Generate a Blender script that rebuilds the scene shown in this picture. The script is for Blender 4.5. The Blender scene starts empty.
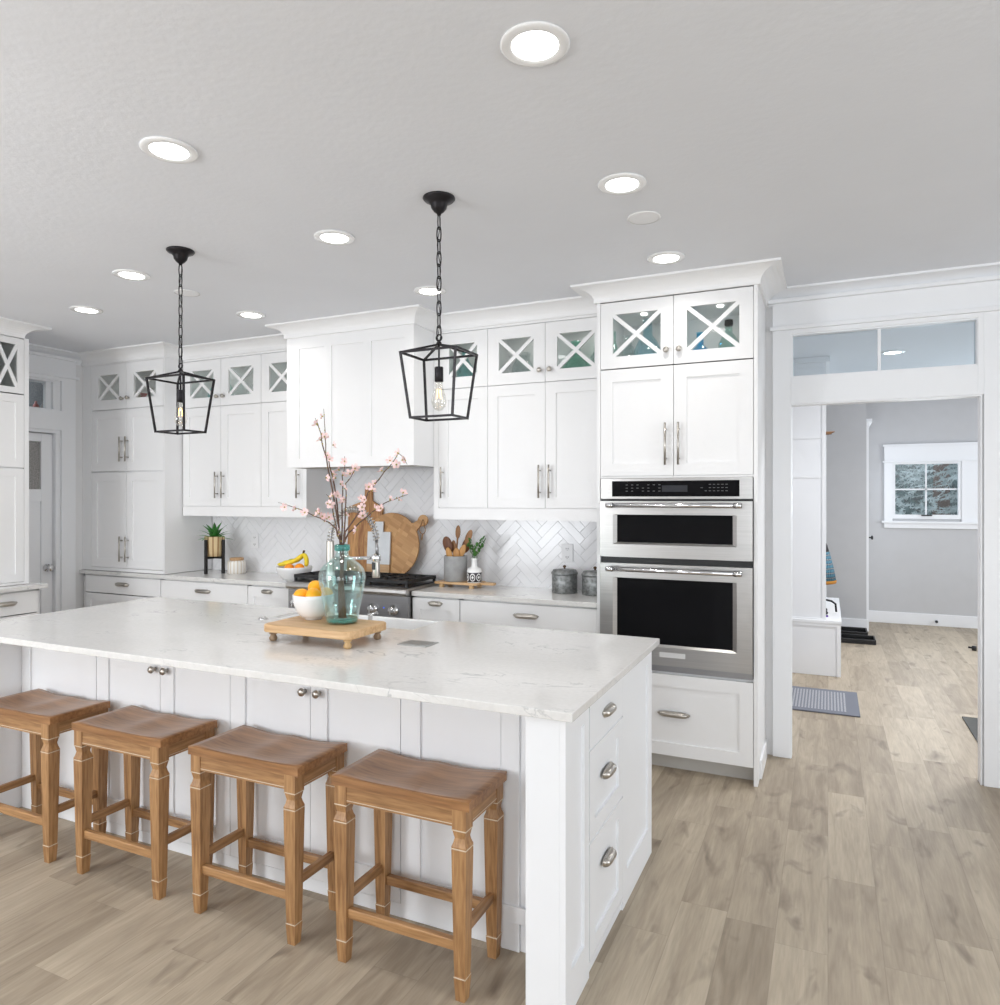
import bpy, bmesh, math, random
from mathutils import Matrix, Vector
random.seed(7)
PI = math.pi
scn = bpy.context.scene
COL = scn.collection

# ------------------------------------------------------------------ camera
cd = bpy.data.cameras.new('camera'); cam = bpy.data.objects.new('camera', cd); COL.objects.link(cam)
cam.location = (0, 0, 1.525); cam.rotation_euler = (PI/2, 0, math.radians(24.809))
cd.sensor_fit = 'HORIZONTAL'; cd.sensor_width = 36; cd.lens = 25.544; cd.shift_y = -0.004
cd.clip_start = 0.05; cd.clip_end = 100
scn.camera = cam
# ------------------------------------------------------------------ world, exposure
w = bpy.data.worlds.new('daylight'); scn.world = w; w.use_nodes = True
bg = w.node_tree.nodes['Background']; bg.inputs[0].default_value = (0.80, 0.90, 1.0, 1); bg.inputs[1].default_value = 1.6
scn.view_settings.view_transform = 'Standard'; scn.view_settings.look = 'None'
scn.view_settings.gamma = 1; scn.view_settings.use_curve_mapping = False
scn.view_settings.exposure = 0.02
scn.cycles.max_bounces = 10; scn.cycles.diffuse_bounces = 6; scn.cycles.glossy_bounces = 5
scn.cycles.transmission_bounces = 10; scn.cycles.transparent_max_bounces = 12
scn.cycles.caustics_reflective = False; scn.cycles.caustics_refractive = False
scn.cycles.sample_clamp_indirect = 4.0

def area(name, loc, rot, sx, sy, power, color=(1, 1, 1), parent=None, shape='RECTANGLE', spread=PI):
    l = bpy.data.lights.new(name, 'AREA'); l.shape = shape; l.size = sx; l.size_y = sy; l.energy = power; l.color = color; l.spread = spread
    o = bpy.data.objects.new(name, l); COL.objects.link(o); o.location = loc; o.rotation_euler = rot
    if parent: o.parent = parent
    return o
# daylight entering through the windows behind and beside the camera
for i, x in enumerate((-4.55, 0.25, 2.85)):
    area('window_daylight', (x, -2.90, 1.45), (PI/2, 0, 0), 1.7, 1.7, (112, 44, 32)[i], (0.95, 0.975, 1.0))
area('window_daylight', (3.93, 1.2, 1.45), (PI/2, 0, PI/2), 2.2, 1.7, 60, (0.95, 0.975, 1.0))
area('bounce_fill', (-3.4, -0.6, 1.95), (PI, 0, 0), 1.6, 1.6, 62, (0.97, 0.985, 1.0))  # added fill behind the camera, aimed up to bounce off the ceiling
area('mudroom_window_daylight', (1.07, 9.82, 1.63), (PI/2, 0, PI), 0.62, 0.6, 14, (0.85, 0.93, 1.0))
area('mudroom_top_fill', (1.25, 5.35, 2.72), (0, 0, 0), 0.6, 0.6, 44, (0.95, 0.97, 1.0))  # added unseen fill that brightens the locker end facing the kitchen
area('mudroom_side_fill', (3.1, 7.8, 1.5), (PI/2, 0, PI/2), 1.3, 1.3, 55, (0.88, 0.94, 1.0))  # added side fill for the mudroom; the wall here has no window

# ------------------------------------------------------------------ materials
def mat(name, color, rough=0.5, metal=0.0, var=0.03, scale=8.0, bump=0.0, bscale=60.0, stretch=(1, 1, 1), spec=0.5, trans=0.0, ior=1.45, coat=0.0):
    m = bpy.data.materials.new(name); m.use_nodes = True
    nt = m.node_tree; n = nt.nodes; L = nt.links; p = n['Principled BSDF']
    p.inputs['Roughness'].default_value = rough; p.inputs['Metallic'].default_value = metal
    p.inputs['Specular IOR Level'].default_value = spec; p.inputs['Transmission Weight'].default_value = trans
    p.inputs['IOR'].default_value = ior; p.inputs['Coat Weight'].default_value = coat
    tc = n.new('ShaderNodeTexCoord'); mp = n.new('ShaderNodeMapping'); mp.inputs['Scale'].default_value = stretch
    L.new(tc.outputs['Object'], mp.inputs[0])
    nz = n.new('ShaderNodeTexNoise'); nz.inputs['Scale'].default_value = scale; nz.inputs['Detail'].default_value = 4
    L.new(mp.outputs[0], nz.inputs['Vector'])
    cr = n.new('ShaderNodeValToRGB')
    a = [max(0, c*(1-var)) for c in color]; b = [min(1, c*(1+var)) for c in color]
    cr.color_ramp.elements[0].position = 0.3; cr.color_ramp.elements[1].position = 0.7
    cr.color_ramp.elements[0].color = (*a, 1); cr.color_ramp.elements[1].color = (*b, 1)
    L.new(nz.outputs['Fac'], cr.inputs[0]); L.new(cr.outputs[0], p.inputs['Base Color'])
    if bump:
        nb = n.new('ShaderNodeTexNoise'); nb.inputs['Scale'].default_value = bscale; nb.inputs['Detail'].default_value = 3
        L.new(mp.outputs[0], nb.inputs['Vector'])
        bp = n.new('ShaderNodeBump'); bp.inputs['Strength'].default_value = bump; bp.inputs['Distance'].default_value = 0.002
        L.new(nb.outputs['Fac'], bp.inputs['Height']); L.new(bp.outputs[0], p.inputs['Normal'])
    return m

def emit(name, color, strength):
    m = bpy.data.materials.new(name); m.use_nodes = True; n = m.node_tree.nodes; p = n['Principled BSDF']
    p.inputs['Base Color'].default_value = (*color, 1); p.inputs['Emission Color'].default_value = (*color, 1); p.inputs['Emission Strength'].default_value = strength
    return m

def thin_glass(name, tint, refl=0.10, rough=0.02, tint_rough=None):
    m = bpy.data.materials.new(name); m.use_nodes = True; nt = m.node_tree; n = nt.nodes; L = nt.links
    n.remove(n['Principled BSDF']); out = n['Material Output']
    t = n.new('ShaderNodeBsdfTransparent'); t.inputs[0].default_value = (*tint, 1)
    g = n.new('ShaderNodeBsdfGlossy'); g.inputs['Roughness'].default_value = rough; g.inputs[0].default_value = (1, 1, 1, 1)
    lw = n.new('ShaderNodeLayerWeight'); lw.inputs[0].default_value = 0.35
    mr = n.new('ShaderNodeMapRange'); mr.inputs['To Min'].default_value = refl*0.5; mr.inputs['To Max'].default_value = min(1, refl*5)
    L.new(lw.outputs['Facing'], mr.inputs['Value'])
    mx = n.new('ShaderNodeMixShader'); L.new(mr.outputs[0], mx.inputs[0]); L.new(t.outputs[0], mx.inputs[1]); L.new(g.outputs[0], mx.inputs[2])
    L.new(mx.outputs[0], out.inputs[0])
    return m

def wood(name, dark, light, axis='X', rough=0.45, scale=1.0, glaze=False):
    """grain runs along the given object axis"""
    m = bpy.data.materials.new(name); m.use_nodes = True; nt = m.node_tree; n = nt.nodes; L = nt.links; p = n['Principled BSDF']
    p.inputs['Roughness'].default_value = rough
    tc = n.new('ShaderNodeTexCoord'); mp = n.new('ShaderNodeMapping')
    s = {'X': (1.2, 14, 14), 'Y': (14, 1.2, 14), 'Z': (14, 14, 1.2)}[axis]
    mp.inputs['Scale'].default_value = [v*scale for v in s]; L.new(tc.outputs['Object'], mp.inputs[0])
    n1 = n.new('ShaderNodeTexNoise'); n1.inputs['Scale'].default_value = 1.6; n1.inputs['Detail'].default_value = 6; n1.inputs['Distortion'].default_value = 0.8
    n2 = n.new('ShaderNodeTexNoise'); n2.inputs['Scale'].default_value = 8; n2.inputs['Detail'].default_value = 4
    L.new(mp.outputs[0], n1.inputs['Vector']); L.new(mp.outputs[0], n2.inputs['Vector'])
    mx = n.new('ShaderNodeMix'); mx.data_type = 'FLOAT'; mx.inputs[0].default_value = 0.48
    L.new(n1.outputs['Fac'], mx.inputs[2]); L.new(n2.outputs['Fac'], mx.inputs[3])
    cr = n.new('ShaderNodeValToRGB'); cr.color_ramp.elements[0].position = 0.36; cr.color_ramp.elements[1].position = 0.64
    cr.color_ramp.elements[0].color = (*dark, 1); cr.color_ramp.elements[1].color = (*light, 1)
    L.new(mx.outputs[0], cr.inputs[0]); L.new(cr.outputs[0], p.inputs['Base Color'])
    bp = n.new('ShaderNodeBump'); bp.inputs['Strength'].default_value = 0.15; bp.inputs['Distance'].default_value = 0.001
    L.new(n2.outputs['Fac'], bp.inputs['Height']); L.new(bp.outputs[0], p.inputs['Normal'])
    return m

def math_node(nt, op, a, b=None, c=None):
    n = nt.nodes.new('ShaderNodeMath'); n.operation = op
    for i, v in enumerate((a, b, c)):
        if v is None: continue
        if isinstance(v, (int, float)): n.inputs[i].default_value = v
        else: nt.links.new(v, n.inputs[i])
    return n.outputs[0]

def floor_material():
    m = bpy.data.materials.new('oak_plank_floor'); m.use_nodes = True; nt = m.node_tree; n = nt.nodes; L = nt.links; p = n['Principled BSDF']
    tc = n.new('ShaderNodeTexCoord'); sp = n.new('ShaderNodeSeparateXYZ'); L.new(tc.outputs['Object'], sp.inputs[0])
    W, LEN = 0.168, 0.92
    M = lambda *a: math_node(nt, *a)
    xs = M('DIVIDE', sp.outputs[0], W); row = M('FLOOR', xs); fx = M('FRACT', xs)
    wn = n.new('ShaderNodeTexWhiteNoise'); wn.noise_dimensions = '1D'; L.new(row, wn.inputs['W'])
    ys = M('ADD', M('DIVIDE', sp.outputs[1], LEN), wn.outputs['Value']); idx = M('FLOOR', ys); fy = M('FRACT', ys)
    cb = n.new('ShaderNodeCombineXYZ'); L.new(row, cb.inputs[0]); L.new(idx, cb.inputs[1])
    w2 = n.new('ShaderNodeTexWhiteNoise'); w2.noise_dimensions = '2D'; L.new(cb.outputs[0], w2.inputs['Vector'])
    # grain coordinates, shifted per plank
    g = n.new('ShaderNodeCombineXYZ')
    L.new(M('MULTIPLY', sp.outputs[0], 10.0), g.inputs[0]); L.new(M('MULTIPLY', sp.outputs[1], 1.3), g.inputs[1]); L.new(M('MULTIPLY', w2.outputs['Value'], 57.0), g.inputs[2])
    n1 = n.new('ShaderNodeTexNoise'); n1.inputs['Scale'].default_value = 1.5; n1.inputs['Detail'].default_value = 5; n1.inputs['Distortion'].default_value = 1.2; L.new(g.outputs[0], n1.inputs['Vector'])
    g2 = n.new('ShaderNodeCombineXYZ')
    L.new(M('MULTIPLY', sp.outputs[0], 60.0), g2.inputs[0]); L.new(M('MULTIPLY', sp.outputs[1], 4.0), g2.inputs[1]); L.new(M('MULTIPLY', w2.outputs['Value'], 91.0), g2.inputs[2])
    n2 = n.new('ShaderNodeTexNoise'); n2.inputs['Scale'].default_value = 2.0; n2.inputs['Detail'].default_value = 5; L.new(g2.outputs[0], n2.inputs['Vector'])
    # knots and smudges
    g3 = n.new('ShaderNodeCombineXYZ')
    L.new(M('MULTIPLY', sp.outputs[0], 5.5), g3.inputs[0]); L.new(M('MULTIPLY', sp.outputs[1], 2.2), g3.inputs[1]); L.new(M('MULTIPLY', w2.outputs['Value'], 33.0), g3.inputs[2])
    n3 = n.new('ShaderNodeTexNoise'); n3.inputs['Scale'].default_value = 1.7; n3.inputs['Detail'].default_value = 3; n3.inputs['Distortion'].default_value = 0.6; L.new(g3.outputs[0], n3.inputs['Vector'])
    knot = n.new('ShaderNodeMapRange'); knot.inputs['From Min'].default_value = 0.60; knot.inputs['From Max'].default_value = 0.76; L.new(n3.outputs['Fac'], knot.inputs['Value'])
    cr = n.new('ShaderNodeValToRGB'); e = cr.color_ramp.elements
    e[0].position = 0.0; e[0].color = (0.290, 0.236, 0.175, 1); e[1].position = 1.0; e[1].color = (0.500, 0.425, 0.325, 1)
    el = e.new(0.5); el.color = (0.400, 0.332, 0.250, 1)
    fac = M('ADD', M('MULTIPLY', w2.outputs['Value'], 0.62), M('MULTIPLY', M('SUBTRACT', n1.outputs['Fac'], 0.38), 1.5)); L.new(fac, cr.inputs[0])
    mx = n.new('ShaderNodeMix'); mx.data_type = 'RGBA'; mx.blend_type = 'MULTIPLY'; mx.inputs[0].default_value = 1.0
    gr = n.new('ShaderNodeMapRange'); gr.inputs['From Min'].default_value = 0.3; gr.inputs['From Max'].default_value = 0.7; gr.inputs['To Min'].default_value = 0.91; gr.inputs['To Max'].default_value = 1.08; L.new(n2.outputs['Fac'], gr.inputs['Value'])
    L.new(cr.outputs[0], mx.inputs[6]); L.new(gr.outputs[0], mx.inputs[7])
    mk = n.new('ShaderNodeMix'); mk.data_type = 'RGBA'; L.new(M('MULTIPLY', knot.outputs[0], 0.78), mk.inputs[0]); L.new(mx.outputs[2], mk.inputs[6]); mk.inputs[7].default_value = (0.16, 0.125, 0.095, 1)
    # seams
    ex = M('MINIMUM', fx, M('SUBTRACT', 1.0, fx)); ey = M('MINIMUM', fy, M('SUBTRACT', 1.0, fy))
    sx = M('LESS_THAN', ex, 0.008); sy = M('LESS_THAN', ey, 0.0012); seam = M('MAXIMUM', sx, sy)
    ms = n.new('ShaderNodeMix'); ms.data_type = 'RGBA'; L.new(M('MULTIPLY', seam, 0.28), ms.inputs[0]); L.new(mk.outputs[2], ms.inputs[6]); ms.inputs[7].default_value = (0.15, 0.12, 0.09, 1)
    L.new(ms.outputs[2], p.inputs['Base Color']); p.inputs['Roughness'].default_value = 0.48; p.inputs['Specular IOR Level'].default_value = 0.35
    bp = n.new('ShaderNodeBump'); bp.inputs['Strength'].default_value = 0.08; bp.inputs['Distance'].default_value = 0.001; L.new(n2.outputs['Fac'], bp.inputs['Height']); L.new(bp.outputs[0], p.inputs['Normal'])
    return m

def quartz_material():
    m = bpy.data.materials.new('white_quartz'); m.use_nodes = True; nt = m.node_tree; n = nt.nodes; L = nt.links; p = n['Principled BSDF']
    tc = n.new('ShaderNodeTexCoord')
    mp = n.new('ShaderNodeMapping'); mp.inputs['Scale'].default_value = (1.0, 1.9, 1.9); mp.inputs['Rotation'].default_value = (0, 0, 0.3); L.new(tc.outputs['Object'], mp.inputs[0])
    a = n.new('ShaderNodeTexNoise'); a.inputs['Scale'].default_value = 4.5; a.inputs['Detail'].default_value = 8; a.inputs['Distortion'].default_value = 1.3; L.new(mp.outputs[0], a.inputs['Vector'])
    b = n.new('ShaderNodeTexNoise'); b.inputs['Scale'].default_value = 2.2; b.inputs['Detail'].default_value = 3; L.new(mp.outputs[0], b.inputs['Vector'])
    c = n.new('ShaderNodeTexNoise'); c.inputs['Scale'].default_value = 60; c.inputs['Detail'].default_value = 2; L.new(tc.outputs['Object'], c.inputs['Vector'])
    M = lambda *x: math_node(nt, *x)
    v = M('ABSOLUTE', M('SUBTRACT', a.outputs['Fac'], 0.5))
    vein = n.new('ShaderNodeMapRange'); vein.inputs['From Min'].default_value = 0.0; vein.inputs['From Max'].default_value = 0.022; vein.inputs['To Min'].default_value = 1; vein.inputs['To Max'].default_value = 0; L.new(v, vein.inputs['Value'])
    msk = n.new('ShaderNodeMapRange'); msk.inputs['From Min'].default_value = 0.50; msk.inputs['From Max'].default_value = 0.66; L.new(b.outputs['Fac'], msk.inputs['Value'])
    f = M('MULTIPLY', M('MULTIPLY', vein.outputs[0], msk.outputs[0]), 0.75)
    cr = n.new('ShaderNodeValToRGB'); cr.color_ramp.elements[0].position = 0.35; cr.color_ramp.elements[1].position = 0.65
    cr.color_ramp.elements[0].color = (0.68, 0.67, 0.655, 1); cr.color_ramp.elements[1].color = (0.75, 0.74, 0.725, 1); L.new(M('ADD', M('MULTIPLY', c.outputs['Fac'], 0.5), M('MULTIPLY', b.outputs['Fac'], 0.5)), cr.inputs[0])
    mx = n.new('ShaderNodeMix'); mx.data_type = 'RGBA'; L.new(f, mx.inputs[0]); L.new(cr.outputs[0], mx.inputs[6]); mx.inputs[7].default_value = (0.34, 0.35, 0.36, 1)
    L.new(mx.outputs[2], p.inputs['Base Color']); p.inputs['Roughness'].default_value = 0.13
    return m

def stripe_material(name, c1, c2, n_around=18, rough=0.6):
    m = bpy.data.materials.new(name); m.use_nodes = True; nt = m.node_tree; n = nt.nodes; L = nt.links; p = n['Principled BSDF']
    tc = n.new('ShaderNodeTexCoord'); sp = n.new('ShaderNodeSeparateXYZ'); L.new(tc.outputs['Object'], sp.inputs[0])
    ang = math_node(nt, 'ARCTAN2', sp.outputs[1], sp.outputs[0])
    f = math_node(nt, 'GREATER_THAN', math_node(nt, 'SINE', math_node(nt, 'MULTIPLY', ang, float(n_around))), 0.55)
    mx = n.new('ShaderNodeMix'); mx.data_type = 'RGBA'; L.new(f, mx.inputs[0]); mx.inputs[6].default_value = (*c1, 1); mx.inputs[7].default_value = (*c2, 1)
    L.new(mx.outputs[2], p.inputs['Base Color']); p.inputs['Roughness'].default_value = rough
    return m

def check_material(name, cols, sx, sy, sz, rough=0.8):
    """plaid: coloured bands crossing"""
    m = bpy.data.materials.new(name); m.use_nodes = True; nt = m.node_tree; n = nt.nodes; L = nt.links; p = n['Principled BSDF']
    tc = n.new('ShaderNodeTexCoord'); sp = n.new('ShaderNodeSeparateXYZ'); L.new(tc.outputs['Object'], sp.inputs[0])
    M = lambda *x: math_node(nt, *x)
    u = M('FRACT', M('MULTIPLY', M('ADD', sp.outputs[0], sp.outputs[1]), sx)); v = M('FRACT', M('MULTIPLY', sp.outputs[2], sz))
    a = M('GREATER_THAN', u, 0.5); b = M('GREATER_THAN', v, 0.5)
    m1 = n.new('ShaderNodeMix'); m1.data_type = 'RGBA'; L.new(a, m1.inputs[0]); m1.inputs[6].default_value = (*cols[0], 1); m1.inputs[7].default_value = (*cols[1], 1)
    m2 = n.new('ShaderNodeMix'); m2.data_type = 'RGBA'; L.new(M('MULTIPLY', b, 0.6), m2.inputs[0]); L.new(m1.outputs[2], m2.inputs[6]); m2.inputs[7].default_value = (*cols[2], 1)
    l1 = M('LESS_THAN', M('ABSOLUTE', M('SUBTRACT', u, 0.25)), 0.03); l2 = M('LESS_THAN', M('ABSOLUTE', M('SUBTRACT', v, 0.25)), 0.035)
    m3 = n.new('ShaderNodeMix'); m3.data_type = 'RGBA'; L.new(M('MAXIMUM', l1, l2), m3.inputs[0]); L.new(m2.outputs[2], m3.inputs[6]); m3.inputs[7].default_value = (*cols[3], 1)
    L.new(m3.outputs[2], p.inputs['Base Color']); p.inputs['Roughness'].default_value = rough
    return m

def band_pattern_material():
    """white glaze with a black geometric band of circles and diamonds round the lower half"""
    m = bpy.data.materials.new('patterned_ceramic'); m.use_nodes = True; nt = m.node_tree; n = nt.nodes; L = nt.links; p = n['Principled BSDF']
    tc = n.new('ShaderNodeTexCoord'); sp = n.new('ShaderNodeSeparateXYZ'); L.new(tc.outputs['Object'], sp.inputs[0])
    M = lambda *x: math_node(nt, *x)
    ang = M('ARCTAN2', sp.outputs[1], sp.outputs[0])
    u = M('SUBTRACT', M('FRACT', M('MULTIPLY', ang, 7/(2*PI))), 0.5)
    v = M('SUBTRACT', M('FRACT', M('DIVIDE', M('SUBTRACT', sp.outputs[2], 0.006), 0.064)), 0.5)
    r = M('SQRT', M('ADD', M('MULTIPLY', u, u), M('MULTIPLY', v, v)))
    ring = M('LESS_THAN', M('ABSOLUTE', M('SUBTRACT', r, 0.36)), 0.055)
    d = M('LESS_THAN', M('ADD', M('ABSOLUTE', u), M('ABSOLUTE', v)), 0.20)
    corner = M('GREATER_THAN', M('ADD', M('ABSOLUTE', u), M('ABSOLUTE', v)), 0.80)
    pat = M('SUBTRACT', 1.0, M('MAXIMUM', ring, d))
    band = M('MULTIPLY', M('GREATER_THAN', sp.outputs[2], 0.006), M('LESS_THAN', sp.outputs[2], 0.070))
    f = M('MULTIPLY', pat, band)
    mx = n.new('ShaderNodeMix'); mx.data_type = 'RGBA'; L.new(f, mx.inputs[0]); mx.inputs[6].default_value = (0.85, 0.85, 0.84, 1); mx.inputs[7].default_value = (0.02, 0.015, 0.02, 1)
    L.new(mx.outputs[2], p.inputs['Base Color']); p.inputs['Roughness'].default_value = 0.3
    return m

def board_block_material():
    """end-grain style strips in blocks with a crossing band"""
    m = bpy.data.materials.new('parquet_board'); m.use_nodes = True; nt = m.node_tree; n = nt.nodes; L = nt.links; p = n['Principled BSDF']
    tc = n.new('ShaderNodeTexCoord'); mp = n.new('ShaderNodeMapping'); mp.inputs['Rotation'].default_value = (0, math.radians(-28), 0); L.new(tc.outputs['Object'], mp.inputs[0])
    sp = n.new('ShaderNodeSeparateXYZ'); L.new(mp.outputs[0], sp.inputs[0])
    M = lambda *x: math_node(nt, *x)
    colu = M('FLOOR', M('MULTIPLY', sp.outputs[0], 11.0)); rowv = M('FLOOR', M('ADD', M('MULTIPLY', sp.outputs[2], 34.0), M('MULTIPLY', colu, 0.37)))
    cb = n.new('ShaderNodeCombineXYZ'); L.new(colu, cb.inputs[0]); L.new(rowv, cb.inputs[1])
    wn = n.new('ShaderNodeTexWhiteNoise'); wn.noise_dimensions = '2D'; L.new(cb.outputs[0], wn.inputs['Vector'])
    g = n.new('ShaderNodeMapping'); g.inputs['Scale'].default_value = (8, 60, 80); L.new(mp.outputs[0], g.inputs[0])
    nz = n.new('ShaderNodeTexNoise'); nz.inputs['Scale'].default_value = 1.5; nz.inputs['Detail'].default_value = 4; L.new(g.outputs[0], nz.inputs['Vector'])
    cr = n.new('ShaderNodeValToRGB'); cr.color_ramp.elements[0].color = (0.36, 0.17, 0.055, 1); cr.color_ramp.elements[1].color = (0.62, 0.36, 0.155, 1)
    L.new(M('ADD', M('MULTIPLY', wn.outputs['Value'], 0.65), M('MULTIPLY', nz.outputs['Fac'], 0.35)), cr.inputs[0])
    band = M('MAXIMUM', M('LESS_THAN', M('ABSOLUTE', M('SUBTRACT', sp.outputs[0], 0.03)), 0.012), M('LESS_THAN', M('ABSOLUTE', sp.outputs[2]), 0.010))
    mx = n.new('ShaderNodeMix'); mx.data_type = 'RGBA'; L.new(M('MULTIPLY', band, 0.7), mx.inputs[0]); L.new(cr.outputs[0], mx.inputs[6]); mx.inputs[7].default_value = (0.50, 0.26, 0.10, 1)
    L.new(mx.outputs[2], p.inputs['Base Color']); p.inputs['Roughness'].default_value = 0.5
    return m

def rug_material():
    m = bpy.data.materials.new('woven_rug'); m.use_nodes = True; nt = m.node_tree; n = nt.nodes; L = nt.links; p = n['Principled BSDF']
    tc = n.new('ShaderNodeTexCoord'); sp = n.new('ShaderNodeSeparateXYZ'); L.new(tc.outputs['Object'], sp.inputs[0])
    M = lambda *x: math_node(nt, *x)
    u = M('GREATER_THAN', M('FRACT', M('MULTIPLY', sp.outputs[0], 46.0)), 0.45); v = M('GREATER_THAN', M('FRACT', M('MULTIPLY', sp.outputs[1], 48.0)), 0.35)
    inx = M('MULTIPLY', M('LESS_THAN', M('ABSOLUTE', sp.outputs[0]), 0.42), M('LESS_THAN', M('ABSOLUTE', sp.outputs[1]), 0.27))
    f = M('MULTIPLY', M('MULTIPLY', u, v), inx)
    mx = n.new('ShaderNodeMix'); mx.data_type = 'RGBA'; L.new(f, mx.inputs[0]); mx.inputs[6].default_value = (0.17, 0.18, 0.215, 1); mx.inputs[7].default_value = (0.44, 0.44, 0.46, 1)
    L.new(mx.outputs[2], p.inputs['Base Color']); p.inputs['Roughness'].default_value = 0.9
    return m

WHITE = mat('white_cabinet_paint', (0.84, 0.84, 0.845), 0.38, var=0.008, scale=2)
ISL = mat('island_paint', (0.83, 0.84, 0.86), 0.40, var=0.008, scale=2)
TRIMW = mat('trim_paint', (0.83, 0.84, 0.86), 0.42, var=0.008, scale=2)
WALLW = mat('kitchen_wall_paint', (0.74, 0.74, 0.745), 0.6, var=0.015, bump=0.15)
WALLG = mat('mudroom_wall_paint', (0.53, 0.53, 0.54), 0.65, var=0.015, bump=0.15)
CEIL = mat('ceiling_paint', (0.74, 0.755, 0.79), 0.75, var=0.012, scale=3, bump=0.55, bscale=38)
FLOOR = floor_material(); QUARTZ = quartz_material()
QUARTZ2 = QUARTZ
TILE = mat('glazed_white_tile', (0.83, 0.83, 0.845), 0.12, var=0.03, scale=3)
GROUT = mat('grout', (0.66, 0.66, 0.67), 0.9)
NICKEL = mat('brushed_nickel', (0.50, 0.47, 0.43), 0.30, 1.0, scale=30)
CHROME = mat('chrome', (0.70, 0.70, 0.71), 0.14, 1.0, scale=20)
STEEL = mat('brushed_stainless', (0.47, 0.46, 0.45), 0.28, 1.0, var=0.06, scale=6, stretch=(0.6, 1, 30))
STEELD = mat('dark_stainless', (0.33, 0.33, 0.34), 0.35, 1.0, var=0.06, scale=6, stretch=(0.6, 1, 30))
OVENG = mat('black_oven_glass', (0.006, 0.006, 0.007), 0.05, spec=0.12)
BLACKP = mat('black_plastic', (0.012, 0.012, 0.013), 0.35)
GREYTXT = mat('grey_panel_marks', (0.10, 0.10, 0.105), 0.5)
IRON = mat('cast_iron', (0.012, 0.012, 0.013), 0.5, bump=0.3)
BRONZE = mat('oil_rubbed_bronze', (0.018, 0.016, 0.018), 0.38, 0.6, var=0.2)
STOOL_X = wood('stool_oak_x', (0.21, 0.100, 0.036), (0.46, 0.255, 0.110), 'X')
STOOL_Y = wood('stool_oak_y', (0.21, 0.100, 0.036), (0.46, 0.255, 0.110), 'Y')
STOOL_Z = wood('stool_oak_z', (0.22, 0.105, 0.038), (0.48, 0.27, 0.118), 'Z')
SEATW = wood('stool_seat_oak', (0.17, 0.075, 0.028), (0.38, 0.19, 0.078), 'X', 0.3, 0.7)
GLAZE = mat('pale_glaze_line', (0.62, 0.52, 0.40), 0.6)
TRAYW = wood('pale_mango_wood', (0.46, 0.27, 0.12), (0.66, 0.44, 0.24), 'X', 0.5, 0.8)
TRAYF = wood('pale_turned_wood', (0.52, 0.34, 0.15), (0.68, 0.47, 0.25), 'Z', 0.5)
TRAYD = wood('grey_turned_wood', (0.22, 0.14, 0.08), (0.34, 0.24, 0.15), 'Z', 0.5)
ACACIA = wood('striped_acacia', (0.24, 0.085, 0.025), (0.62, 0.33, 0.12), 'Z', 0.4, 1.2)
BOARD = board_block_material()
PADDLE = wood('paddle_wood', (0.42, 0.24, 0.11), (0.58, 0.38, 0.21), 'X', 0.5)
SPOONS = [wood('spoon_wood_%d' % i, d, l, 'Z', 0.5) for i, (d, l) in enumerate((((0.09, 0.03, 0.012), (0.20, 0.075, 0.03)), ((0.42, 0.2, 0.06), (0.60, 0.32, 0.11)), ((0.24, 0.11, 0.04), (0.38, 0.19, 0.08)), ((0.50, 0.25, 0.07), (0.66, 0.36, 0.12))))]
MARBLE = mat('pale_marble', (0.66, 0.68, 0.70), 0.3, var=0.08, scale=14)
CERAM = mat('white_ceramic', (0.83, 0.83, 0.83), 0.22)
CONC = mat('concrete_crock', (0.33, 0.33, 0.33), 0.8, var=0.12, scale=18, bump=0.3)
GALV = mat('galvanised_steel', (0.26, 0.27, 0.27), 0.42, 0.75, var=0.45, scale=45)
PATT = band_pattern_material()
BASKET = stripe_material('striped_basket', (0.62, 0.48, 0.27), (0.33, 0.19, 0.08), 12)
CANDLE = stripe_material('ribbed_jar', (0.82, 0.80, 0.76), (0.66, 0.58, 0.47), 16, 0.35)
BLKWOOD = mat('black_stand_wood', (0.012, 0.010, 0.010), 0.4)
LEAF = mat('succulent_leaf', (0.05, 0.22, 0.04), 0.4, var=0.4, scale=20)
HERB = mat('herb_leaf', (0.05, 0.16, 0.025), 0.5, var=0.4, scale=40)
ORANGE = mat('orange_peel', (0.90, 0.30, 0.015), 0.4, var=0.05, bump=0.3, bscale=150)
MEYER = mat('golden_lemon_peel', (0.93, 0.42, 0.01), 0.35, var=0.06, bump=0.25, bscale=150)
BANANA = mat('banana_peel', (0.80, 0.60, 0.03), 0.45, var=0.10, scale=14)
BTIP = mat('banana_stem', (0.10, 0.05, 0.02), 0.7)
BTIPG = mat('banana_green', (0.45, 0.52, 0.05), 0.5)
BARK = mat('branch_bark', (0.13, 0.075, 0.055), 0.8, var=0.2, scale=60)
PETAL = mat('pink_petal', (0.90, 0.66, 0.65), 0.55, var=0.10, scale=60)
BUD = mat('blossom_centre', (0.36, 0.30, 0.07), 0.6)
ROPE = mat('jute_cord', (0.30, 0.17, 0.08), 0.9)
RUG = rug_material()
MATD = mat('dark_mat', (0.075, 0.075, 0.07), 0.7, bump=0.5)
PLAID = check_material('plaid_cloth', ((0.015, 0.11, 0.22), (0.05, 0.055, 0.09), (0.03, 0.20, 0.28), (0.40, 0.38, 0.28)), 26, 26, 24)
ORHEM = mat('ochre_trim_cloth', (0.40, 0.17, 0.02), 0.8)
BLKCLOTH = mat('black_cloth', (0.012, 0.010, 0.014), 0.85)
PANE = thin_glass('cabinet_pane', (0.955, 0.98, 0.97), 0.045)
WPANE = thin_glass('window_pane', (0.93, 0.96, 0.97), 0.08)
TPANE = thin_glass('transom_pane', (0.86, 0.91, 0.94), 0.10)
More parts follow.
